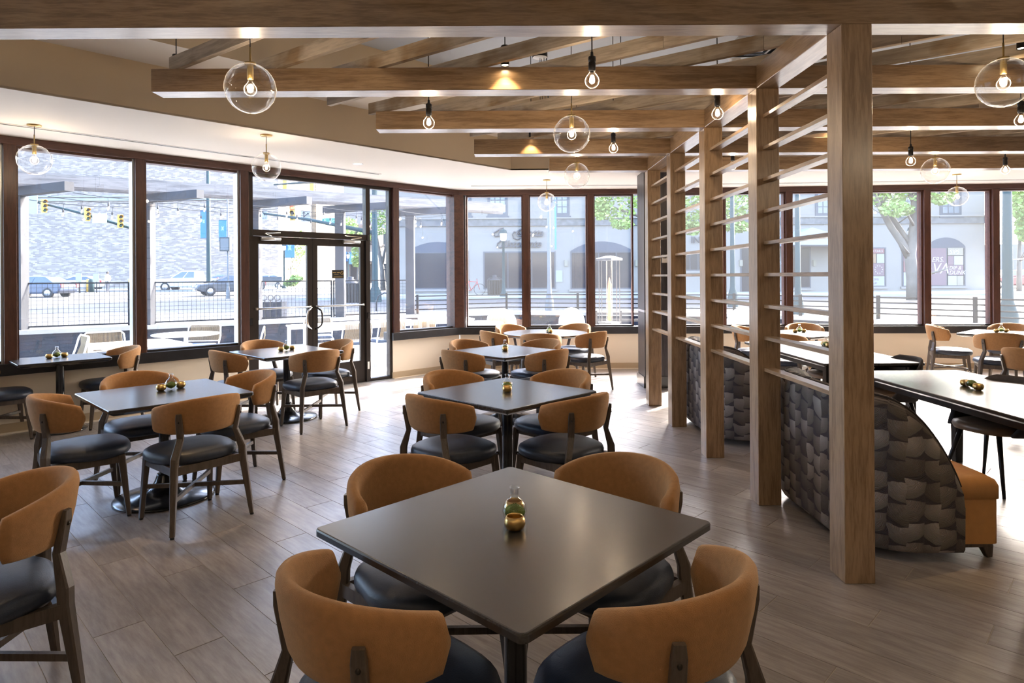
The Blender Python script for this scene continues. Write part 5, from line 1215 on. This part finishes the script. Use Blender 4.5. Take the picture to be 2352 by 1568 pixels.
def signal(x, y, Y, lab, yaw=0, lit=None):
    p = atY(x, y, Y); t = thing('traffic_light', lab, 'traffic light', (p.x, p.y, p.z), R(yaw), 'traffic lights')
    m = MB(); m.box((0, 0, 0), (.34, .26, 1.02)); m.build('housing', YEL, t)
    for k in range(3):
        z = .33 - .33 * k; m = MB(); m.lathe([(.001, 0), (.125, 0), (.125, .02)], 14); o = m.build('lens', RED if (lit == k) else (LENSG if k == 2 else LENSK), t); o.location = (0, -.132, z); o.rotation_euler = (PI / 2, 0, 0)
        m = MB(); P = [(.15 * math.cos(R(a)), .15 * math.sin(R(a))) for a in range(-10, 191, 20)]
        m.rings([[(q[0], 0, q[1]) for q in P], [(q[0], -.2, q[1]) for q in P]], False, False); o = m.build('visor', YEL, t); o.location = (0, -.13, z)
signal(101, 473, 50.2, 'leftmost yellow traffic light before the brick wall', 55); signal(200, 492, 50.1, 'second yellow traffic light from the left before the brick wall', 55); signal(276, 508, 50.1, 'third yellow traffic light from the left, by the mullion', 48)
signal(672, 489, 44, 'traffic light showing red above the glass doors', 8, 0); signal(655, 420, 52, 'yellow traffic light high above the doors, seen from behind', 180); signal(717, 432, 52, 'second yellow traffic light high above the doors, seen from behind', 180)
def armbar(p0, p1, r_, lab):
    a, b = Vector(p0), Vector(p1); t = thing('signal_mast_arm', lab, 'pole', (a.x, a.y, a.z), 0, 'signal mast arms'); m = MB(); m.tube([a, a.lerp(b, .5) + Vector((0, 0, .12)), b], [r_, r_ * .8, r_ * .55], 10); m.build('arm', TEAL, t, True); return t
armbar(atY(862, 418, 34), atY(630, 424, 52.2), .11, 'teal mast arm carrying the two signals seen from behind'); armbar(atY(862, 535, 34), atY(590, 488, 46), .12, 'teal mast arm carrying the red signal above the doors'); pole(322, 440, 680, 50.5, .14, 'signal pole hidden behind the mullion, carrying the left mast arm'); armbar(atY(322, 530, 50.4), atY(60, 458, 50.3), .12, 'pale mast arm with three signals before the brick wall')
def plate(x0, x1, y0, y1, Y, mat, lab):
    p, q = atY(x0, y0, Y), atY(x1, y1, Y); t = thing('road_sign', lab, 'sign', ((p.x + q.x) / 2, Y, (p.z + q.z) / 2)); m = MB(); m.box((0, 0, 0), (q.x - p.x, .03, p.z - q.z)); m.build('panel', mat, t); return t, q.x - p.x, p.z - q.z
ARR = plain('black sign print', (.02, .02, .02), .6); WSIGN = plain('white sign face', (.25, .25, .25), .6)
def arrow(par, pts, wid):
    m = MB()
    for a, b in zip(pts[:-1], pts[1:]): m.bar((a[0], -.02, a[1]), (b[0], -.02, b[1]), .004, wid, up=(0, 0, 1) if abs(b[0] - a[0]) > abs(b[1] - a[1]) else (1, 0, 0))
    a, b = Vector((pts[-2][0], 0, pts[-2][1])), Vector((pts[-1][0], 0, pts[-1][1])); d = (b - a).normalized(); s_ = Vector((-d.z, 0, d.x)); h_ = wid * 1.7
    q = [b + d * h_ * 1.3, b + s_ * h_, b - s_ * h_]; m.add([(v.x, -.024, v.z) for v in q] + [(v.x, -.016, v.z) for v in q], [(0, 1, 2), (5, 4, 3), (0, 3, 4, 1), (1, 4, 5, 2), (2, 5, 3, 0)]); m.build('arrow', ARR, par)
t, w_, h = plate(594, 615, 484, 504, 45, WSIGN, 'white ONLY sign with a left-turn arrow above the doors'); arrow(t, [(w_ * .15, -h * .02), (w_ * .1, h * .22), (-w_ * .02, h * .33)], .06); text('lettering', 'ONLY', h * .3, ARR, t, (-w_ * .42, -.018, -h * .45), (PI / 2, 0, 0), .002)
t, w_, h = plate(691, 713, 484, 509, 45, WSIGN, 'white lane sign with straight and right arrows above the doors'); arrow(t, [(-w_ * .18, -h * .42), (-w_ * .18, h * .26)], .07); arrow(t, [(-w_ * .18, -h * .08), (w_ * .02, h * .1), (w_ * .2, h * .2)], .06)
t, w_, h = plate(739, 790, 500, 514, 44, GREENSIGN, 'green street name sign on the mast arm above the doors'); text('lettering', 'E', h * .75, LETW, t, (-w_ * .40, -.018, -h * .2), (PI / 2, 0, 0), .002); text('lettering', 'Broad', h * .9, LETW, t, (-w_ * .16, -.018, -h * .28), (PI / 2, 0, 0), .002)
m = MB()
for sx in (-1, 1): m.lim(*sorted((sx * w_ / 2, sx * (w_ / 2 - .05))), -.02, -.0155, -h / 2, h / 2)
for sz in (-1, 1): m.lim(-w_ / 2 + .05, w_ / 2 - .05, -.02, -.0155, *sorted((sz * h / 2, sz * (h / 2 - .05))))
m.build('border', LETW, t)
plate(64, 86, 446, 490, 50.2, WSIGN, 'tall white sign hanging left of the yellow traffic lights'); plate(212, 245, 490, 512, 50.2, plain('faded sign', (.40, .48, .45), .6), 'faded pale green street sign between the yellow traffic lights'); lamp(34, 530, 680, 55, 'street lamp with a blue banner at the left edge of the leftmost window', ban=[(1, 2.35, 4.1, .85)])
t, w_, h = plate(776, 786, 622, 640, 60, plain('blue white sign', (.12, .2, .35), .6), 'small blue sign on a post by the awning shops')
# ---------------------------------------------------------------- cars
TYRE = plain('tyre rubber', (.012, .012, .012), .8); CARGL = plain('car glass', (.03, .04, .05), .1, spec=.8); TAIL = plain('tail light red', (.3, .02, .02), .3); HEADL = plain('head lamp', (.55, .55, .55), .15)
def car(x, y, yaw, lab, col, kind='sedan'):
    t = thing('pickup_truck' if kind == 'pickup' else 'car', lab, 'truck' if kind == 'pickup' else 'car', (x, y, g(y)), R(yaw), 'vehicles in the street'); pt = plain('car paint ' + lab[:12], col, .3, coat=.5)
    if kind == 'pickup': Lg, wd, sill_, belt, roof = 5.7, 1.95, .42, 1.15, 1.86; body = [(-2.85, .55), (-2.85, 1.12), (-.95, 1.14), (-.9, 1.15), (1.25, 1.15), (2.7, 1.05), (2.85, .9), (2.85, .5), (2.3, .38), (-2.4, .40)]; cab = [(-.95, 1.14), (-.85, 1.80), (.35, 1.84), (1.35, 1.15)]; wx = (-1.85, 1.75); wr = .40
    else: Lg, wd, sill_, belt, roof = 4.6, 1.8, .3, .92, 1.44; body = [(-2.25, .5), (-2.3, .85), (-2.1, .98), (-1.5, .96), (1.0, .94), (2.0, .82), (2.28, .65), (2.28, .4), (1.9, .26), (-2.0, .28)]; cab = [(-1.85, .96), (-1.15, 1.40), (.15, 1.44), (1.15, .93)]; wx = (-1.4, 1.4); wr = .33
    m = MB(); m.slab((0, wd / 2, 0), (1, 0, 0), (0, 0, 1), body, wd); me_ = m.build('body', pt, t); bv = me_.modifiers.new('bevel', 'BEVEL'); bv.width = .09; bv.segments = 2; bv.limit_method = 'ANGLE'
    n_ = len(cab); xm = sum(c[0] for c in cab) / n_; A = [(px_, -wd / 2 * (.97 if z < belt + .05 else .80), z) for px_, z in cab]; B = [(px_, wd / 2 * (.97 if z < belt + .05 else .80), z) for px_, z in cab]
    m = MB(); m.add(A + B, [tuple(range(n_))[::-1], tuple(range(n_, 2 * n_))] + [(i, (i + 1) % n_, n_ + (i + 1) % n_, n_ + i) for i in range(n_)]); cb_ = m.build('cabin', pt, t); bv = cb_.modifiers.new('bevel', 'BEVEL'); bv.width = .05; bv.segments = 2
    for s_ in (-1, 1):
        lo, hi = cab[0][1] + .06, max(c[1] for c in cab) - .10; xs0, xs1 = cab[0][0], cab[-1][0]; xt0, xt1 = cab[1][0], cab[2][0]
        def pt_(u, v): xa = (xs0 + .16) * (1 - v) + (xt0 + .10) * v; xb = (xs1 - .18) * (1 - v) + (xt1 - .02) * v; z = lo + (hi - lo) * v; f = (z - cab[0][1]) / (roof - cab[0][1]); return (xa + (xb - xa) * u, s_ * (wd / 2 * (.97 - .17 * f) + .012), z)
        for u0, u1 in ((0, .46), (.51, 1)): m = MB(); m.add([pt_(u0, 0), pt_(u1, 0), pt_(u1, 1), pt_(u0, 1)], [(0, 1, 2, 3)]); m.build('side_window', CARGL, cb_)
        for wxx in wx:
            m = MB(); m.lathe([(wr, -.11), (wr, .11)], 22, caps=True); o = m.build('wheel', TYRE, t); o.location = (wxx, s_ * (wd / 2 - .10), wr); o.rotation_euler = (PI / 2, 0, 0)
            m = MB(); m.lathe([(.001, 0), (wr * .6, 0), (wr * .62, .02)], 16); q_ = m.build('rim', ALU, o); q_.location = (0, 0, -.125 * s_ * -1 * -1); 
        m = MB(); m.box((Lg / 2 - .06, s_ * wd * .34, sill_ + .38), (.12, .38, .14)); m.build('head_lamp', HEADL, t); m = MB(); m.box((-Lg / 2 + .03, s_ * wd * .40, belt - .1), (.10, .22, .28)); m.build('tail_lamp', TAIL, t)
    m = MB(); fa, fb = cab[-1], cab[2]; m.add([(fa[0] - .08 + .03, -wd * .40, fa[1] + .08), (fa[0] - .05, wd * .40, fa[1] + .08), (fb[0] + .10, wd * .36, fb[1] - .08), (fb[0] + .10, -wd * .36, fb[1] - .08)], [(0, 1, 2, 3)]); m.build('windscreen', CARGL, cb_)
    m = MB(); m.box((Lg / 2 + .005, 0, sill_ + .15), (.04, .5, .13)); m.build('number_plate', WHITEPL, t)
p = atY(437, 665, 58); car(p.x, 58, 180, 'white pickup truck parked before the brick building', (.55, .55, .56), 'pickup')
p = atY(527, 682, 46); car(p.x, 46, 215, 'dark grey car behind the mullion beside the pickup', (.03, .035, .045))
p = atY(500, 660, 66); car(p.x, 67, 182, 'grey car parked behind the white pickup', (.10, .12, .15))
p = atY(75, 655, 60); car(p.x, 60, 185, 'white car at the left edge of the leftmost window', (.5, .5, .5)); p = atY(165, 652, 62); car(p.x, 63, 188, 'white car left of the signs before the brick wall', (.5, .5, .5)); p = atY(85, 690, 44); car(p.x, 44, 178, 'dark blue car driving past in the leftmost window', (.035, .05, .09))
p = atY(2305, 655, 50); car(p.x, 50, 190, 'red car beyond the thick teal pole at the right edge', (.16, .02, .02)); p = atY(2350, 645, 58); car(p.x + .5, 58, 185, 'white car behind the red one at the right edge', (.5, .5, .5))
p = atY(602, 640, 64); car(p.x, 65.5, 178, 'white car seen through the left door pane', (.5, .5, .5))
# ---------------------------------------------------------------- small street things
def bin_(x, yb, Y, h, r_, lab, mat=BLACK):
    p = atY(x, yb, Y); t = thing('litter_bin', lab, 'bin', (p.x, Y, g(Y) + .14), 0, 'litter bins'); m = MB()
    m.lathe([(.001, .02), (r_ * .9, .02), (r_ * .92, h - .02)], 16); m.build('liner', mat, t); m = MB()
    for k in range(16): a = 2 * PI * k / 16; m.bar((r_ * math.cos(a), r_ * math.sin(a), 0), (r_ * 1.05 * math.cos(a), r_ * 1.05 * math.sin(a), h), .05, .02)
    m.lathe([(r_ * .98, h - .06), (r_ * 1.1, h - .06), (r_ * 1.1, h), (r_ * .98, h)], 16); m.build('slatted_body', mat, t); m = MB(); m.lathe([(r_ * 1.1, h), (r_ * .8, h + .12), (r_ * .4, h + .16), (r_ * .4, h + .26), (.001, h + .28)], 16); m.build('lid', mat, t)
bin_(1137, 683, 38.5, .95, .42, 'black litter bin beside the teal lamp before the limestone wall'); bin_(806, 690, 30, .95, .36, 'black litter bin seen through the right-hand door')
t = thing('planter_box', 'dark lattice planter standing outside the left door pane', 'planter', (atY(622, 735, 18.6).x, 18.6, g(18))); m = MB(); m.lim(-.38, .38, -.25, .25, 0, .74); m.build('box', SLATE, t)
for k in range(6): m = MB(); m.lim(-.39 + .155 * k, -.365 + .155 * k, -.27, -.25, 0, .80); m.build('lattice_bar', BLACK, t)
for k in range(4): m = MB(); m.tube([(-.29 + .19 * k + .08 * math.cos(a * PI / 5), -.25, .86 + .08 * math.sin(a * PI / 5)) for a in range(11)], .012, 5); m.build('scroll', BLACK, t)
bk = thing('bicycle', 'red bicycle leaning by the limestone wall', 'bicycle', (atY(1082, 680, 39).x, 39, g(39) + .14))
for x_ in (-.52, .52): m = MB(); m.tube([(x_ + .34 * math.cos(2 * PI * k / 24), 0, .35 + .34 * math.sin(2 * PI * k / 24)) for k in range(25)], .018, 6); m.build('wheel', TYRE, bk)
m = MB(); P = {'bb': (0, 0, .30), 'st': (-.15, 0, .85), 'hd': (.38, 0, .80), 'rw': (-.52, 0, .35), 'fw': (.52, 0, .35), 'hb': (.35, 0, .98)}
for a, b in (('bb', 'st'), ('bb', 'hd'), ('st', 'hd'), ('bb', 'rw'), ('st', 'rw'), ('hd', 'fw'), ('hd', 'hb')): m.tube([P[a], P[b]], .022, 6)
m.build('frame', plain('red bicycle paint', (.30, .02, .02), .35), bk); m = MB(); m.tube([(.35, -.24, 1.0), (.37, 0, .99), (.35, .24, 1.0)], .014, 6); m.build('handlebar', BLACK, bk); m = MB(); m.box((-.17, 0, .92), (.25, .12, .05)); m.build('saddle', BLACK, bk)
br_ = thing('bike_rack', 'black arched bicycle rack on the sidewalk beyond the sidelight', 'rack', (atY(884, 690, 26).x, 26, g(26))); m = MB(); m.tube([(-.35, 0, 0), (-.35, 0, .35), (-.25, 0, .62), (0, 0, .74), (.25, 0, .62), (.35, 0, .35), (.35, 0, 0)], .03, 8); m.build('hoop', BLACK, br_)
mt = [0]
def bollard(x, yt, yb, Y, mat, lab, r_=.13):
    b_ = atY(x, yb, Y); t_ = atY(x, yt, Y); m = MB(); m.lathe([(.001, 0), (r_, 0), (r_, t_.z - g(Y) - .15), (r_ * .7, t_.z - g(Y) - .03), (.001, t_.z - g(Y))], 12); o = m.build('bollard', mat); o.location = (b_.x, Y, g(Y)); tag(o, lab, 'bollard')
bollard(210, 640, 680, 56, TEAL, 'dark rounded meter post before the brick wall', .22); bollard(202, 640, 678, 57, YEL, 'yellow bollard left of the meter post'); bollard(299, 640, 676, 57, YEL, 'yellow bollard beside the mullion')
gf = thing('guard_rail', 'low black guard rail and bars on the corner before the brick wall', 'railing', (atY(170, 680, 54).x, 54, g(54))); m = MB()
for z in (.15, .9): m.tube([(-3.0, 0, z), (1.0, 0, z)], .03, 6)
for k in range(9): m.tube([(-3 + k * .5, 0, 0), (-3 + k * .5, 0, .95)], .03, 6)
m.build('bars', BLACK, gf)
for (x, lab) in ((182, 'first white post sign by the guard rail'), (222, 'second white post sign by the guard rail')):
    p = atY(x, 680, 54.5); t = thing('post_sign', lab, 'sign', (p.x, 54.5, g(54.5)), 0, 'white post signs'); zt = atY(x, 628, 54.5).z - g(54.5); m = MB(); m.tube([(0, 0, 0), (0, 0, zt)], .04, 6); m.build('post', BLACK, t); m = MB(); m.box((0, -.06, zt - .35), (.5, .02, .7)); m.build('panel', WSIGN, t)
# cafe tables and hedge on the corner seen through the left door
ct = thing('corner_bench', 'dark bench and cafe seats on the corner seen through the left door', 'bench', (atY(612, 655, 58).x, 58, g(58) + .14)); m = MB(); m.box((0, 0, .45), (2.6, .6, .08)); m.box((0, .3, .85), (2.6, .06, .5)); m.build('seat', FRAMEK, ct)
for sx in (-1.1, 1.1): m = MB(); m.box((sx, 0, .22), (.1, .5, .44)); m.build('leg', FRAMEK, ct)
# ---------------------------------------------------------------- person by the guard rail
def person(x, yb, Y, lab):
    b_ = atY(x, yb, Y); V = [(0, 0, .95), (0, 0, 1.2), (0, 0, 1.42), (0, 0, 1.53), (0, .02, 1.66), (.19, 0, 1.40), (.25, 0, 1.15), (.24, -.10, .93), (-.19, 0, 1.40), (-.25, 0, 1.15), (-.24, .06, .92), (.10, 0, .90), (.11, -.08, .50), (.12, -.10, .07), (.12, -.22, .04), (-.10, 0, .90), (-.11, .06, .50), (-.12, .12, .07), (-.12, .0, .04)]
    Ed = [(0, 1), (1, 2), (2, 3), (3, 4), (2, 5), (5, 6), (6, 7), (2, 8), (8, 9), (9, 10), (0, 11), (11, 12), (12, 13), (13, 14), (0, 15), (15, 16), (16, 17), (17, 18)]
    rad = [.15, .15, .16, .065, .11, .075, .055, .045, .075, .055, .045, .10, .075, .05, .045, .10, .075, .05, .045]
    me = bpy.data.meshes.new('body'); me.from_pydata(V, Ed, []); o = bpy.data.objects.new('tmp', me); C.objects.link(o); md = o.modifiers.new('s', 'SKIN')
    for i, sv in enumerate(me.skin_vertices[0].data): sv.radius = (rad[i], rad[i] * .8); sv.use_root = (i == 0)
    ss = o.modifiers.new('ss', 'SUBSURF'); ss.levels = 2; ss.render_levels = 2
    bpy.context.view_layer.update(); ev = bpy.data.meshes.new_from_object(o.evaluated_get(bpy.context.evaluated_depsgraph_get())); bpy.data.objects.remove(o)
    for mt_ in (plain('white shirt', (.5, .5, .5), .8), plain('dark trousers', (.03, .035, .05), .8), plain('skin', (.35, .2, .14), .6)): ev.materials.append(mt_)
    for pl in ev.polygons: z = pl.center.z; pl.material_index = 1 if z < .95 and abs(pl.center.x) < .2 else (2 if z > 1.5 or (abs(pl.center.x) > .2 and z < .98) else 0); pl.use_smooth = True
    p_ = thing('person', lab, 'person', (b_.x, Y, g(Y))); link('body', ev, p_)
    m = MB(); m.sphere((0, .03, 1.70), .125, 14, 9, (.95, 1, .85)); m.build('hair', plain('dark hair', (.02, .015, .012), .7), p_)
person(247, 680, 55, 'person in a white top and dark trousers standing before the brick wall')
# ---------------------------------------------------------------- trees
def tree(name, x, Y, base_y, lab, limbs, crown, nleaf, ls=.13, leafmat=LEAF, seed=1, r0=.17):
    rs_ = random.Random(seed); b_ = atY(x, base_y, Y); t = thing(name, lab, 'tree', (b_.x, Y, g(Y) + .1), 0, 'street trees'); m = MB(); o3 = Vector(t.location)
    for pts, r1, r2 in limbs:
        P = [atY(px_, py_, Y + dy) - o3 for px_, py_, dy in pts]; P[0] = Vector((P[0].x, P[0].y, max(P[0].z, 0) if P[0].z < .6 else P[0].z))
        n_ = len(P); m.tube(P, [r1 + (r2 - r1) * i / (n_ - 1) for i in range(n_)], 9)
        tip = P[-1]
        for k in range(5): d = Vector((rs_.uniform(-1, 1), rs_.uniform(-1, 1), rs_.uniform(.1, 1))).normalized(); q = P[rs_.randrange(1, n_)]; m.tube([q, q + d * rs_.uniform(.5, 1.4), q + d * rs_.uniform(1.5, 2.4) + Vector((0, 0, rs_.uniform(-.3, .4)))], [r2 * .5, r2 * .3, .008], 5)
    m.build('trunk', BARK, t); m = MB()
    for _ in range(nleaf):
        cx, cy, rx, ry, dY = crown[rs_.randrange(len(crown))]
        a = rs_.uniform(0, 2 * PI); r_ = math.sqrt(rs_.random()); c = atY(cx + rx * r_ * math.cos(a), cy + ry * r_ * math.sin(a), Y + dY + rs_.uniform(-1.2, 1.2)) - o3
        u = Vector((rs_.uniform(-1, 1), rs_.uniform(-1, 1), rs_.uniform(-.6, .6))).normalized(); v = u.orthogonal().normalized(); v.rotate(Matrix.Rotation(rs_.uniform(0, 6.28), 3, u)); s_ = ls * rs_.uniform(.6, 1.3)
        m.add([c - u * s_, c + v * s_ * .5, c + u * s_, c - v * s_ * .5], [(0, 1, 2, 3)])
    if nleaf: tag(m.build('foliage', leafmat, t), kind='stuff')
tree('street_tree', 2097, 30, 690, 'forked street tree outside the window right of the nearest post', [([(2097, 700, 0), (2096, 640, 0), (2090, 585, 0), (2100, 520, 0), (2104, 430, 0), (2106, 330, 0)], .30, .16), ([(2088, 590, 0), (2070, 555, 0), (2045, 520, 0), (2020, 475, 0), (1985, 400, 0)], .20, .09), ([(2092, 565, 0), (2060, 515, .3), (2030, 470, .4), (1990, 400, .4)], .14, .07), ([(2103, 470, 0), (2085, 440, 0), (2070, 380, 0)], .12, .06)], [(2040, 455, 45, 25, 1), (2060, 480, 40, 18, -1), (2020, 400, 80, 60, 0), (2110, 400, 60, 60, 0), (2160, 440, 40, 30, 0)], 2600, .12, seed=2)
tree('street_tree', 1560, 31, 690, 'leafy street tree partly hidden behind the dark column', [([(1545, 700, 0), (1545, 600, 0), (1540, 520, 0), (1530, 420, 0)], .22, .12), ([(1540, 540, 0), (1480, 500, 0), (1420, 480, 0), (1385, 465, 0)], .10, .03), ([(1538, 500, 0), (1590, 470, .4), (1650, 450, .4), (1700, 440, .4)], .10, .03), ([(1535, 470, 0), (1460, 440, 0), (1400, 420, 0)], .10, .03)], [(1415, 470, 50, 40, 0), (1430, 515, 25, 10, 0), (1380, 480, 20, 25, 0), (1595, 480, 40, 45, 0), (1590, 525, 20, 14, 0), (1690, 470, 45, 35, 0), (1690, 520, 30, 14, 0), (1470, 420, 90, 40, 0)], 4200, .12, seed=4)
tree('street_tree', 880, 52, 670, 'dark bare-branched tree seen through the sidelight', [([(880, 675, 0), (878, 620, 0), (870, 570, 0), (862, 520, 0)], .24, .1), ([(877, 610, 0), (885, 570, 0), (888, 520, 0)], .14, .06), ([(874, 580, 0), (862, 560, 0), (858, 530, 0)], .12, .05)], [(875, 500, 25, 40, 0)], 500, .16, seed=6)
tree('street_tree', 822, 60, 660, 'young green tree beyond the right-hand door', [([(822, 668, 0), (822, 630, 0), (824, 590, 0), (826, 560, 0)], .12, .05)], [(828, 575, 20, 26, 0), (836, 545, 16, 20, 0), (820, 600, 12, 12, 0), (800, 520, 22, 20, 2), (680, 640, 14, 8, -4), (668, 650, 16, 7, -4)], 2200, .17, seed=8)
tree('street_tree', 2346, 40, 680, 'green tree at the right edge beyond the teal pole', [([(2341, 690, 0), (2341, 600, 0), (2343, 520, 0)], .16, .08)], [(2340, 460, 30, 40, 0), (2360, 520, 30, 40, 0)], 1800, .16, seed=9)
tree('street_tree', 665, 74, 660, 'sparse tree growing against the tan brick wing', [([(668, 662, 0), (668, 620, 0), (665, 570, 0)], .14, .05)], [(662, 590, 30, 45, 0), (690, 560, 20, 30, 0)], 900, .16, leafmat=LEAF, seed=10)
